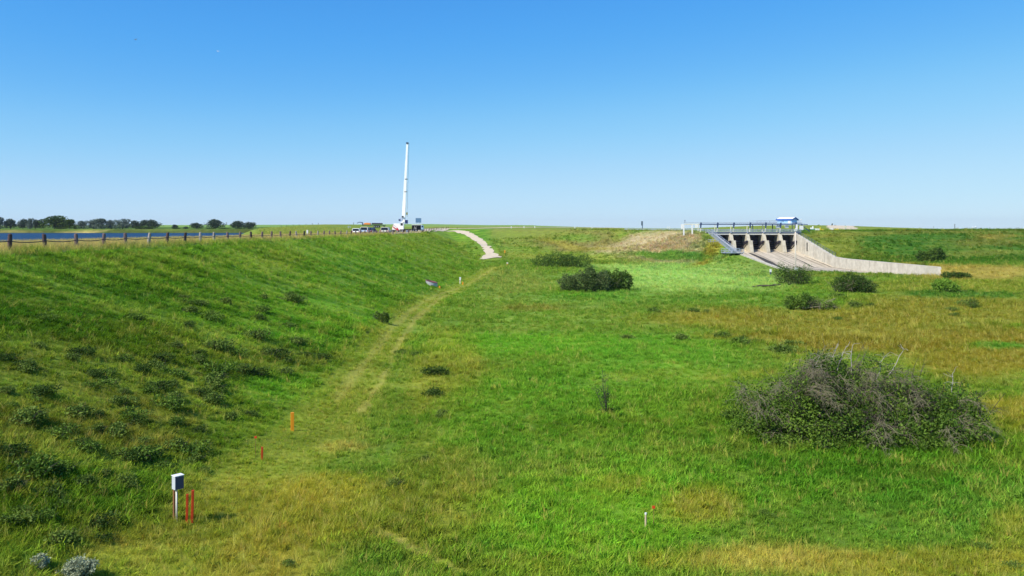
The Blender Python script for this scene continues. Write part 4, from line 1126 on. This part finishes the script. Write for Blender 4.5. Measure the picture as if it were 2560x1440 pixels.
def blob_leaves(g, lobes, n, hollow=.55, base=0.0):
    """points in the outer part of lobes (cx,cy,cz,rx,ry,rz)"""
    lobes = np.array(lobes); wt = (lobes[:, 3] * lobes[:, 5]); wt = wt / wt.sum()
    k = g.choice(len(lobes), n, p=wt); L_ = lobes[k]
    d = g.normal(size=(n, 3)); d /= np.linalg.norm(d, axis=1)[:, None]
    r = hollow + (1 - hollow) * g.uniform(0, 1, n) ** .6
    bump = 1 + .22 * np.sin(d[:, 0] * 5 + k) * np.sin(d[:, 2] * 6 + k * 2) + g.normal(0, .07, n)
    P_ = L_[:, :3] + d * (r * bump)[:, None] * L_[:, 3:6]
    P_[:, 2] = np.where(P_[:, 2] < base, base + np.abs(g.normal(0, .12, n)), P_[:, 2])
    var = np.clip(.5 + .28 * np.sin(k * 2.3) + g.normal(0, .25, n), 0, 1)
    return P_, var
def tubes(paths, n=3):
    vs = []; fs = []
    for pts, r0, r1 in paths:
        pts = np.asarray(pts); m = len(pts); b0 = len(vs)
        t_ = np.gradient(pts, axis=0); t_ /= np.linalg.norm(t_, axis=1)[:, None] + 1e-9
        ref = np.array([.3, .9, .31]); a = np.cross(t_, ref); a /= np.linalg.norm(a, axis=1)[:, None] + 1e-9; c = np.cross(t_, a)
        for i in range(m):
            r = r0 + (r1 - r0) * i / (m - 1)
            for k in range(n):
                q = 2 * math.pi * k / n; vs.append(pts[i] + (a[i] * math.cos(q) + c[i] * math.sin(q)) * r)
        for i in range(m - 1):
            for k in range(n): k2 = (k + 1) % n; fs.append((b0 + i * n + k, b0 + i * n + k2, b0 + (i + 1) * n + k2, b0 + (i + 1) * n + k))
    return vs, fs
def grow_path(g, p, d, length, droop, wig, seg=5):
    pts = [np.array(p, float)]; d = np.array(d, float); d /= np.linalg.norm(d)
    for i in range(seg):
        d = d + g.normal(0, wig, 3) + np.array([0, 0, -droop]); d /= np.linalg.norm(d)
        q = pts[-1] + d * length / seg
        if q[2] < .03: q[2] = .03 + abs(g.normal(0, .04))
        pts.append(q)
    return pts
def twiggery(g, lobes, n_main, n_sub, n_twig, r0, droop, side=1.0, up=.8):
    """stems fan out from the ground under each lobe, fork and arch over"""
    paths = []
    lobes = np.array(lobes); wt = lobes[:, 3] * lobes[:, 5]; wt = wt / wt.sum()
    for i in range(n_main):
        l = lobes[g.choice(len(lobes), p=wt)]
        a = g.uniform(0, 6.283); rr = g.uniform(0, .45)
        p = (l[0] + math.cos(a) * rr * l[3], l[1] + math.sin(a) * rr * l[4], 0.02)
        d = (math.cos(a) * g.uniform(.1, .9) * side, math.sin(a) * g.uniform(.1, .9) * side, up * g.uniform(.7, 1.4))
        ln = (l[2] + l[5]) * g.uniform(.75, 1.25)
        m = grow_path(g, p, d, ln, droop, .13, 7); paths.append((m, r0 * g.uniform(.6, 1.2), r0 * .25))
        for j in range(n_sub):
            q = m[g.integers(2, 7)]; dd = np.array([g.normal(), g.normal(), g.normal(.25, .5)])
            s = grow_path(g, q, dd, ln * g.uniform(.22, .5), droop * 1.6, .22, 5); paths.append((s, r0 * .38, r0 * .12))
            for k in range(n_twig):
                q2 = s[g.integers(1, 6)]; dd2 = np.array([g.normal(), g.normal(), g.normal(-.1, .6)])
                paths.append((grow_path(g, q2, dd2, ln * g.uniform(.08, .22), droop * 2, .3, 3), r0 * .16, r0 * .07))
    return paths
m_leaf_d = leaf_mat('dark_leaf', (.028, .066, .009), (.09, .15, .025))
m_leaf_m = leaf_mat('mid_leaf', (.045, .105, .014), (.17, .27, .035))
m_leaf_b = leaf_mat('bright_leaf', (.10, .22, .02), (.26, .42, .05))
m_leaf_e = leaf_mat('deep_green_leaf', (.04, .092, .012), (.13, .21, .03))
m_leaf_o = leaf_mat('olive_leaf', (.05, .09, .022), (.15, .20, .065))
m_leaf_s = leaf_mat('silver_leaf', (.28, .32, .19), (.50, .54, .36))
m_leaf_g = leaf_mat('grey_green_leaf', (.06, .115, .014), (.20, .28, .05))
m_leaf_far = leaf_mat('cottonwood_leaf', (.035, .062, .035), (.085, .125, .075))
m_leaf_pale = leaf_mat('pale_willow_leaf', (.075, .115, .085), (.17, .21, .165))
m_twig = mat('grey_dead_twig', (.245, .215, .135), .9, .35, 3, .2)
m_twigd = mat('dark_bark', (.085, .07, .058), .9, .35, 3, .2)

def bush(name, label, px, py, wpx, hpx, m, nleaf, lsize, twigs=(14, 3, 2), twm=None, seed=1, cat='bush', grp=None, lobes_n=5, ncol=None, droop=.08, depth=.7, hollow=.5, twr=.03, Y=None):
    p = hit(px, py) if Y is None else at(px, Y); s = p.y / 2000; W_, H_ = wpx * s, hpx * s * 1.13
    e = empty(name, p); tag(e, label, cat, grp)
    g = np.random.default_rng(seed); lobes = []
    for i in range(lobes_n):
        fx = (i + .5) / lobes_n - .5; hh = H_ * g.uniform(.68, 1.0) * (1 - .9 * fx * fx)
        rx = W_ / lobes_n * g.uniform(.72, .95)
        lobes.append((fx * (W_ - rx * .9), g.uniform(-.2, .2) * W_ * depth * .5, hh * .47, rx, W_ * depth * g.uniform(.3, .42), hh * .53))
    P_, var = blob_leaves(g, lobes, nleaf, hollow)
    V_, F_ = leaves(g, P_, lsize)
    np_mesh('foliage', V_, F_, m, {'var': ('FLOAT', np.repeat(var, 4))}, parent=e)
    vs, fs = tubes(twiggery(g, lobes, *twigs, twr, droop))
    np_mesh('branches', vs, fs, twm or m_twigd, parent=e)
    return e, lobes, g

# the big tangled bush in the foreground
p = hit(2150, 1105); s = p.y / 2000
big = empty('tangled_bush', p); tag(big, 'big tangled foreground bush of bare grey dead branches and green leaves', 'bush')
g = np.random.default_rng(21)
def LB(px, top, bot, wpx, dy=0.0):
    zt = (1105 - top) * s * .98; zb_ = max(0, (1105 - bot) * s)
    return ((px - 2150) * s, dy, (zt + zb_) / 2, wpx / 2 * s, 1.6, (zt - zb_) / 2 * 1.05)
LOB = [LB(1890, 960, 1105, 130, .3), LB(1990, 930, 1105, 160, .6), LB(2085, 885, 1110, 190, .8), LB(2180, 905, 1110, 200, .6), LB(2270, 925, 1110, 180, .4), LB(2370, 960, 1110, 170, .2), LB(2420, 985, 1110, 95, 0), LB(2140, 1010, 1115, 260, -.9), LB(2310, 1015, 1115, 240, -.9), LB(1960, 1020, 1105, 180, -.5)]
P_, var = blob_leaves(g, LOB, 90000, .3)
keep = g.uniform(0, 1, len(P_)) < np.clip(.18 + .9 * (fbm(P_[:, 0] / 1.1, P_[:, 2] / .8 + P_[:, 1] * .6, 77) + .35), .08, 1)
P_, var = P_[keep], var[keep]
V_, F_ = leaves(g, P_, .066)
np_mesh('foliage', V_, F_, m_leaf_m, {'var': ('FLOAT', np.repeat(var, 4))}, parent=big)
vs, fs = tubes(twiggery(g, LOB, 60, 6, 4, .030, .05, side=.5, up=1.7)); np_mesh('live_branches', vs, fs, m_twigd, parent=big)
# grey dead sprays that arch out of the crown and hang
pa = []
for i in range(74):
    l = LOB[g.choice(len(LOB), p=np.array([.08, .14, .22, .2, .14, .03, .0, .1, .05, .04]) / 1.0)]
    a_ = g.uniform(0, 6.283); r = g.uniform(.1, .75)
    c0 = np.array((l[0] + math.cos(a_) * r * l[3] * .8, l[1] + math.sin(a_) * r * l[4] * .8 - .2, l[2] + l[5] * g.uniform(-.1, .75)))
    dr = np.array((math.cos(a_) * .9 + g.normal(0, .3), -abs(math.sin(a_)) * .9, g.uniform(.2, .9)))
    m_ = grow_path(g, c0, dr, g.uniform(1.0, 1.9), .24, .12, 7); pa.append((m_, .017, .005))
    for k in range(20):
        q = m_[g.integers(1, 8)]; s2 = grow_path(g, q, dr * .5 + np.array((g.normal(0, .6), g.normal(0, .5), g.normal(.1, .4))), g.uniform(.4, 1.0), .3, .16, 5); pa.append((s2, .0075, .003))
        for k2 in range(3): pa.append((grow_path(g, s2[g.integers(1, 5)], (g.normal(), g.normal(), g.normal(-.3, .5)), g.uniform(.15, .4), .3, .2, 3), .006, .003))
vs, fs = tubes(pa); np_mesh('dead_branches', vs, fs, m_twig, parent=big)
spr = []
for (px, top, x2) in ((2143, 868, 2140), (2128, 872, 2100), (2105, 862, 2085), (2275, 880, 2235), (2060, 895, 2040), (2225, 900, 2200), (2400, 940, 2395)):
    a_ = np.array(((x2 - 2150) * s, .5, (1105 - top) * s * .72)); b_ = np.array(((px - 2150) * s, .6, (1105 - top) * s))
    pts = [a_ + (b_ - a_) * t_ + g.normal(0, .03, 3) for t_ in np.linspace(0, 1, 5)]; spr.append((pts, .022, .010))
    for k in range(7): spr.append((grow_path(g, pts[g.integers(2, 5)], (g.normal(), g.normal(), .5), .45, .1, .25, 4), .010, .005))
vs, fs = tubes(spr, 4); np_mesh('bare_sprig', vs, fs, mat('bleached_twig', (.42, .38, .34), .9, .2, 4), parent=big)

bush('round_bush', 'dark round clump of three shrubs, the rear left one of the two in mid meadow', 1405, 669, 152, 40, m_leaf_e, 9000, .15, seed=2, lobes_n=4, twm=m_twigd)
bush('round_bush', 'wide grey green bush in front of the smaller dark clump in mid meadow', 1462, 729, 130, 62, m_leaf_o, 12000, .12, seed=3, lobes_n=4, twm=m_twig)
bush('round_bush', 'dark green bush growing against the right side of the wide grey green bush', 1540, 727, 84, 52, m_leaf_e, 8000, .12, seed=4, lobes_n=3)
bush('scraggly_bush', 'scraggly dark bush around the foot of the tall pale pole', 1985, 712, 96, 62, m_leaf_e, 6500, .10, seed=5, lobes_n=4, twigs=(34, 5, 4), hollow=.2)
bush('dark_bush', 'dark bush with bare grey lower stems below the long concrete wall', 2135, 732, 108, 46, m_leaf_d, 8000, .11, seed=6, lobes_n=4, twigs=(40, 4, 3), twm=m_twig)
bush('leafy_bush', 'bright green broken bush left of a heap of dead branches', 2005, 774, 84, 42, m_leaf_m, 4500, .10, seed=7, lobes_n=4, twigs=(20, 4, 3))
p = hit(2056, 774); e = empty('dead_branch_heap', p); tag(e, 'heap of bare grey dead branches right of the bright green broken bush', 'dead branches')
g = np.random.default_rng(8); s = p.y / 2000
vs, fs = tubes(twiggery(g, [(0, 0, 17 * s, 26 * s, 1, 17 * s)], 34, 5, 4, .035, .14)); np_mesh('dead_branches', vs, fs, m_twig, parent=e)
vs, fs = tubes([([(-3.4, 0, .25), (-1.5, -.1, .5), (0, 0, .7), (1.6, 0, 1.4)], .10, .04), ([(-2.6, -.3, .2), (0, -.4, .45), (2.2, -.3, .2)], .09, .04)], 6); np_mesh('limb', vs, fs, m_twig, parent=e)
bush('leafy_bush', 'small bright green rounded bush alone in the right field', 2366, 733, 66, 36, m_leaf_b, 4500, .12, seed=9, lobes_n=3)
bush('low_bush', 'low wide dark bush under the far right bank', 2392, 697, 70, 18, m_leaf_d, 3000, .14, seed=10, lobes_n=4)
bush('dark_bush', 'dark rounded bush on the grassy hillside right of the spillway', 2326, 654, 68, 36, m_leaf_e, 5000, .2, seed=11, lobes_n=3)
# thin sapling
p = hit(1516, 1036); e = empty('bare_sapling', p); tag(e, 'thin dark half bare sapling standing alone in the green meadow', 'sapling'); g = np.random.default_rng(12); s = p.y / 2000
pa = []
for (dx, hp) in ((-22, 95), (-8, 98), (-2, 70), (-30, 70), (4, 80)):
    m_ = grow_path(g, (0, 0, 0), (dx * s, g.normal(0, .1), hp * s), hp * s, 0, .07, 7); pa.append((m_, .022, .007))
    for k in range(12): pa.append((grow_path(g, m_[g.integers(2, 8)], (g.normal(), g.normal(), .9), .35, 0, .2, 4), .008, .004))
vs, fs = tubes(pa, 4); np_mesh('stems', vs, fs, m_twigd, parent=e)
P_ = np.array([q + g.normal(0, .09, 3) for (pts, _, _) in pa for q in pts[1:] for _r in range(2)]); V_, F_ = leaves(g, P_, .035); np_mesh('foliage', V_, F_, m_leaf_o, {'var': ('FLOAT', g.uniform(0, .6, len(V_)))}, parent=e)
P_, var = blob_leaves(g, [(.1, 0, .18, .42, .3, .22)], 300, .2); V_, F_ = leaves(g, P_, .06); np_mesh('basal_leaves', V_, F_, m_leaf_d, {'var': ('FLOAT', np.repeat(var, 4))}, parent=e)
bush('lone_shrub', 'lone grey green shrub at the foot of the embankment left of the track', 955, 807, 36, 28, m_leaf_g, 1200, .09, seed=13, lobes_n=3)
# silvery sagebrush at the bottom left
def sage(px, py, wpx, hpx, label, seed):
    p = hit(px, py); s = p.y / 2000; e = empty('sagebrush', p); tag(e, label, 'sagebrush', 'silvery sagebrush clumps'); g = np.random.default_rng(seed)
    W_, H_ = wpx * s / 2, hpx * s; pa = []; cen = []
    for i in range(70):
        a_ = g.uniform(0, 6.283); r = math.sqrt(g.uniform(0, 1)); d = (math.cos(a_) * r * W_ * 1.3, math.sin(a_) * r * W_ * 1.1, H_ * (1.15 - .55 * r))
        m_ = grow_path(g, (d[0] * .15, d[1] * .15, 0), d, math.sqrt(d[0] ** 2 + d[1] ** 2 + d[2] ** 2), 0, .08, 6); pa.append((m_, .014, .005))
        for q in m_[3:]:
            for k in range(14): cen.append(q + g.normal(0, .032, 3))
    vs, fs = tubes(pa, 3); np_mesh('stems', vs, fs, m_twigd, parent=e)
    P_ = np.array(cen); V_, F_ = leaves(g, P_, .03); np_mesh('foliage', V_, F_, m_leaf_s, {'var': ('FLOAT', np.repeat(g.uniform(0, 1, len(P_)), 4))}, parent=e)
sage(198, 1450, 62, 52, 'larger silvery sagebrush at the bottom left corner of the field', 31)
sage(100, 1424, 24, 34, 'smaller silvery sagebrush left of the larger silvery one', 32)

# low shrubs dotted over the embankment
SH = []
for k in range(6):
    g = np.random.default_rng(50 + k); lob = [(g.uniform(-.3, .3), g.uniform(-.3, .3), .16, g.uniform(.25, .42), g.uniform(.25, .4), g.uniform(.16, .26)) for _ in range(4)]
    P_, var = blob_leaves(g, lob, 800, .3); V_, F_ = leaves(g, P_, .042)
    o = np_mesh('foliage', V_, F_, (m_leaf_g, m_leaf_m, m_leaf_g, m_leaf_d, m_leaf_g, m_leaf_m)[k], {'var': ('FLOAT', np.repeat(var, 4))}, link=False)
    vs, fs = tubes(twiggery(g, lob, 10, 2, 1, .010, .08)); o2 = np_mesh('stems', vs, fs, m_twigd, link=False)
    SH.append((o.data, o2.data))
rs = random.Random(5)
SPOT = [(540, 872, 60), (300, 905, 40), (475, 1130, 75), (525, 1008, 60), (310, 1012, 50), (195, 1045, 80), (50, 1052, 90), (100, 985, 60), (10, 985, 50), (370, 985, 40), (340, 1045, 60), (440, 1065, 45), (290, 1090, 70), (200, 1130, 60), (60, 1190, 110), (120, 1190, 80), (15, 1230, 70), (135, 1245, 60), (370, 1145, 90), (320, 1150, 60), (145, 1355, 80), (255, 1320, 70), (262, 1352, 50), (35, 1310, 70), (345, 800, 50), (480, 780, 40), (640, 845, 60), (690, 890, 60), (705, 935, 40), (590, 890, 55), (610, 930, 60), (550, 930, 60), (430, 870, 40), (495, 905, 45), (230, 940, 40), (120, 800, 40), (750, 860, 45), (760, 890, 30), (800, 900, 40), (580, 1050, 40), (620, 1040, 35), (500, 1080, 40), (560, 760, 40), (530, 800, 45), (470, 820, 40), (650, 800, 40), (400, 905, 50), (350, 930, 45), (270, 960, 50), (90, 1060, 60), (160, 1090, 60), (330, 1210, 60), (30, 1140, 80), (210, 1210, 60), (420, 1170, 50), (90, 1300, 60), (640, 940, 50), (180, 900, 40), (60, 920, 50), (20, 900, 45), (530, 960, 60), (455, 945, 50), (410, 1020, 60)]
extra = []
while len(extra) < 58:
    px, py = rs.uniform(0, 800), rs.uniform(740, 1300)
    if px > 820 - max(0, (py - 900)) * .95 or (560 < px < 860 and 925 < py < 1030): continue
    if rs.random() > .25 + .75 * max(0, 1 - abs(py - 960 - (400 - px) * .25) / 260): continue
    extra.append((px, py, rs.uniform(22, 50)))
def shrub(px, py, wpx, label, grp, ks=(0, 1, 2, 3, 4, 5)):
    p = hit(px, py); s = p.y / 2000; k = rs.choice(ks)
    e = empty('low_shrub', p, rs.uniform(0, 6.28)); sc = wpx * s / .8
    e.scale = (sc * rs.uniform(.85, 1.15), sc * rs.uniform(.85, 1.15), sc * rs.uniform(.75, 1.05)); tag(e, label, 'shrub', grp)
    for nm, me in zip(('foliage', 'stems'), SH[k]):
        o = bpy.data.objects.new(nm, me); COL.objects.link(o); o.parent = e
for q in SPOT + extra: shrub(*q, 'low dark green shrub growing in the grass of the embankment slope', 'low shrubs on the embankment slope')
for q in [(1005, 886, 30), (1040, 889, 28), (1090, 990, 44), (1083, 938, 50), (1110, 935, 36), (1103, 1035, 30), (1108, 1045, 28), (1062, 1155, 36), (975, 1215, 44), (715, 1418, 40), (1975, 885, 60), (1985, 865, 40), (1940, 880, 36), (1860, 862, 50), (1740, 780, 30), (1765, 782, 24), (1570, 846, 26), (2095, 745, 30), (2075, 775, 44), (2140, 768, 34), (2380, 778, 26), (2420, 766, 40), (2440, 770, 24), (2385, 790, 22), (2180, 768, 22), (2090, 800, 22), (1920, 1290, 30), (2460, 1370, 40), (2540, 1425, 44), (1800, 845, 40), (1700, 850, 36), (1640, 780, 30)]:
    shrub(*q, 'small low green shrub scattered over the flat valley floor', 'low shrubs on the valley floor')
# pale weeds around the big bush foot
for q in [(1870, 1085, 70), (1960, 1110, 80), (2060, 1122, 80), (2200, 1130, 90), (2330, 1128, 90), (2400, 1118, 80), (1830, 1050, 60)]:
    shrub(*q, 'leafy low shrub hugging the foot of the big tangled bush', 'low shrubs round the tangled bush', (1, 5))

# ------------------------------------------------------------------ trees on the far shore
TV = {}
def tree_proto(kind, seed):
    g = np.random.default_rng(seed); lob = []
    nl = 9
    for i in range(nl):
        a_ = g.uniform(0, 6.283); r = g.uniform(.1, .62); z = g.uniform(.35, .85)
        lob.append((math.cos(a_) * r * .8, math.sin(a_) * r * .8, z, g.uniform(.26, .42), g.uniform(.26, .42), g.uniform(.13, .22)))
    if kind == 'open': P_, var = blob_leaves(g, lob + [(.25, .1, .28, .6, .6, .26), (-.3, -.2, .28, .6, .6, .26), (0, 0, .7, .4, .4, .28)], 1900, .4, .05); sz = .055
    else: P_, var = blob_leaves(g, lob + [(0, 0, .42, .8, .8, .4), (.15, 0, .68, .45, .45, .3)], 1900, .45, .1); sz = .06
    V_, F_ = leaves(g, P_, sz)
    o = np_mesh('crown', V_, F_, {'open': m_leaf_pale, 'dense': m_leaf_far, 'dark': m_leaf_d}[kind], {'var': ('FLOAT', np.repeat(var, 4))}, link=False)
    pa = [([(0, 0, -.05), (.01, 0, .15), (-.01, .01, .32), (0, 0, .6)], .045, .015)]
    for l in lob: pa.append(([(0, 0, .2), (l[0] * .5, l[1] * .5, .2 + (l[2] - .2) * .6), (l[0], l[1], l[2])], .02, .006))
    vs, fs = tubes(pa, 5); o2 = np_mesh('trunk', vs, fs, m_twigd, link=False)
    return o.data, o2.data
for kind in ('open', 'dense', 'dark'):
    for k in range(3): TV[kind, k] = tree_proto(kind, 100 + k + 10 * len(kind))
def tree(px, top, wpx, kind, label, Y=None, base=571.0, name='shore_tree', cat='tree', grp='trees on the far shore', k=0):
    Y = Y or 512
    p = at(px, Y); s = Y / 2000; h_ = (572 - top) * s - p.z; wd = wpx * s / 2
    e = empty(name, p, rs.uniform(0, 6.28)); e.scale = (wd / .62, wd / .62, h_ / 1.0); tag(e, label, cat, grp)
    for nm, me in zip(('crown', 'trunk'), TV[kind, k % 3]):
        o = bpy.data.objects.new(nm, me); COL.objects.link(o); o.parent = e
TREES = [(0, 543, 26, 'open', 'pale green tree cut by the left edge of the photo'), (26, 547, 28, 'dense', 'dense rounded tree just right of the leftmost pale tree'), (57, 546, 24, 'dense', 'grey green tree in the hazy row left of the big dark tree'), (75, 546, 18, 'open', 'narrow pale tree in the hazy row left of the big dark tree'),
    (89, 549, 18, 'dense', 'small rounded tree in the hazy row, third left of the big dark tree'), (103, 548, 20, 'dense', 'rounded tree touching the left side of the big dark tree'), (136, 540, 58, 'dark', 'biggest tree on the far shore, broad and very dark'), (158, 544, 40, 'dark', 'dark tree merging with the right half of the biggest tree'), (174, 547, 24, 'dark', 'small dark tree on the right flank of the biggest tree'),
    (208, 552, 30, 'open', 'low pale tree at the left end of the pale grove'), (234, 547, 30, 'open', 'pale loose tree, second in the pale grove'), (253, 545, 34, 'open', 'tallest pale loose tree in the middle of the pale grove'), (279, 550, 28, 'open', 'low pale tree right of the tallest in the pale grove'), (306, 546, 40, 'open', 'wide pale tree at the right part of the pale grove'),
    (340, 550, 26, 'dense', 'rounded tree between the pale grove and the last grove tree'), (374, 548, 44, 'dense', 'wide dark green tree at the right end of the grove'), (437, 561, 13, 'dense', 'tiny round tree on the open shore between grove and lone trees'), (464, 566, 12, 'dense', 'lowest little tree on the shore left of the lone trees'),
    (492, 556, 27, 'dense', 'small lone round tree, leftmost of the four lone shore trees'), (538, 548, 42, 'dense', 'largest of the lone shore trees, bushy to the ground'), (594, 551, 29, 'dense', 'left one of a pair of round shore trees'), (622, 554, 29, 'dense', 'right one of a pair of round shore trees')]
for i, (px, top, wp_, kd, lab) in enumerate(TREES): tree(px, top, wp_, kd, lab, k=i, Y=512 + 0.02 * (px - 1280) / 2000 * 512 + (i * 5 % 13))
for i, (px, wp_, top) in enumerate(((350, 40, 564), (372, 34, 565), (187, 12, 561), (525, 34, 570), (560, 40, 571), (600, 36, 572), (626, 24, 571), (440, 30, 569), (150, 40, 567))):
    p = at(px, 503); s = 503 / 2000; e = empty('shore_bush', p); h_ = (572 - top) * s - p.z
    e.scale = (wp_ * s / 1.5, wp_ * s / 1.5, max(h_, .8) / .42); tag(e, 'low dark bush at the water edge beneath the far shore trees', 'bush', 'low bushes on the far shore')
    for nm, me in zip(('foliage', 'stems'), SH[3]): o = bpy.data.objects.new(nm, me); COL.objects.link(o); o.parent = e
# ------------------------------------------------------------------ skyline bits
for i, px in enumerate((703, 717, 733, 748, 765, 781, 796, 884, 985, 1087, 1115, 1143)): marker(px, 562, 6.5 if px < 1000 else 5, 1.0, 'thin dark fence post on the grassy rise along the skyline', m_twigd, name='fence_post', cat='fence post', grp='skyline fence posts', Y=400)
for px, top, Y in ((2387, 560, 1500), (2334, 566, 2200), (2546, 568, 2200), (2107, 566, 1400)):
    p = at(px, Y); h_ = (572 - top) * Y / 2000 - p.z; e = empty('utility_pole', p); tag(e, 'tallest dark pole on the right skyline' if px == 2387 else 'thin distant pole on the right skyline', 'pole', 'poles on the right skyline')
    r_ = .5 if px == 2387 else .3
    MB().tube([(0, 0, -1), (0, 0, h_)], r_, 6).build('pole', m_twigd, e); MB().beam((-1.2, 0, h_ - 1), (1.2, 0, h_ - 1), .3).build('crossarm', m_twigd, e)
for i, (px, wpx, hpx, lab) in enumerate(((2432, 5, 4.5, 'left pale grain bin on the far right horizon'), (2439, 5, 5.5, 'taller right pale grain bin on the far right horizon'))):
    Y = 1500; p = at(px, Y); q = Y / 2000; e = empty('grain_bin', p); tag(e, lab, 'grain bin', 'grain bins on the horizon')
    MB().tube([(0, 0, -1), (0, 0, hpx * q)], wpx * q / 2, 14).build('wall', m_steel, e); MB().tube([(0, 0, hpx * q), (0, 0, hpx * q + 1.4)], [wpx * q / 2 + .1, .2], 14).build('roof', m_white, e)
for i, (px, wpx, lab) in enumerate(((2448, 9, 'white farm shed beside the grain bins on the horizon'), (2394, 6, 'small white farm shed right of the tallest skyline pole'))):
    Y = 1480; p = at(px, Y); q = Y / 2000; e = empty('farm_shed', p); tag(e, lab, 'shed')
    MB().prism([(-wpx * q / 2, -1), (wpx * q / 2, -1), (wpx * q / 2, 1.7), (0, 2.6), (-wpx * q / 2, 1.7)], 'y', -3, 3).build('wall', m_white, e)
    rf = MB().add([(-wpx * q / 2 - .3, y, 1.68) for y in (-3.2, 3.2)] + [(0, y, 2.75) for y in (-3.2, 3.2)] + [(wpx * q / 2 + .3, y, 1.68) for y in (-3.2, 3.2)] + [(0, y, 2.62) for y in (-3.2, 3.2)], [(0, 1, 3, 2), (2, 3, 5, 4), (0, 6, 7, 1), (6, 4, 5, 7), (0, 2, 4, 6), (1, 7, 5, 3)]); rf.build('roof', m_steel, e)
for i, (px, top, wpx) in enumerate(((2046, 561, 6), (2056, 563.5, 5), (2080, 557.5, 4), (2088, 562, 8), (2415, 570, 6), (2452, 569.5, 5), (2494, 571, 5))):
    tree(px, top, wpx, 'dense', 'small dark tree on the right skyline', Y=620 if px < 2100 else 1450, name='skyline_tree', grp='small trees on the right skyline', k=i)

# ------------------------------------------------------------------ air
m_haze = bpy.data.materials.new('haze_air'); m_haze.use_nodes = True
t = m_haze.node_tree; t.nodes.remove(t.nodes['Principled BSDF'])
pv = t.nodes.new('ShaderNodeVolumePrincipled'); pv.inputs['Color'].default_value = (.85, .92, 1, 1); pv.inputs['Density'].default_value = 6e-5; pv.inputs['Anisotropy'].default_value = .2
t.links.new(pv.outputs[0], t.nodes['Material Output'].inputs['Volume'])
haze = MB().box((0, 2760, 0), (12000, 5900, 130)).build('haze', m_haze, None)
haze.location.z = 0
tag(haze, kind='stuff')
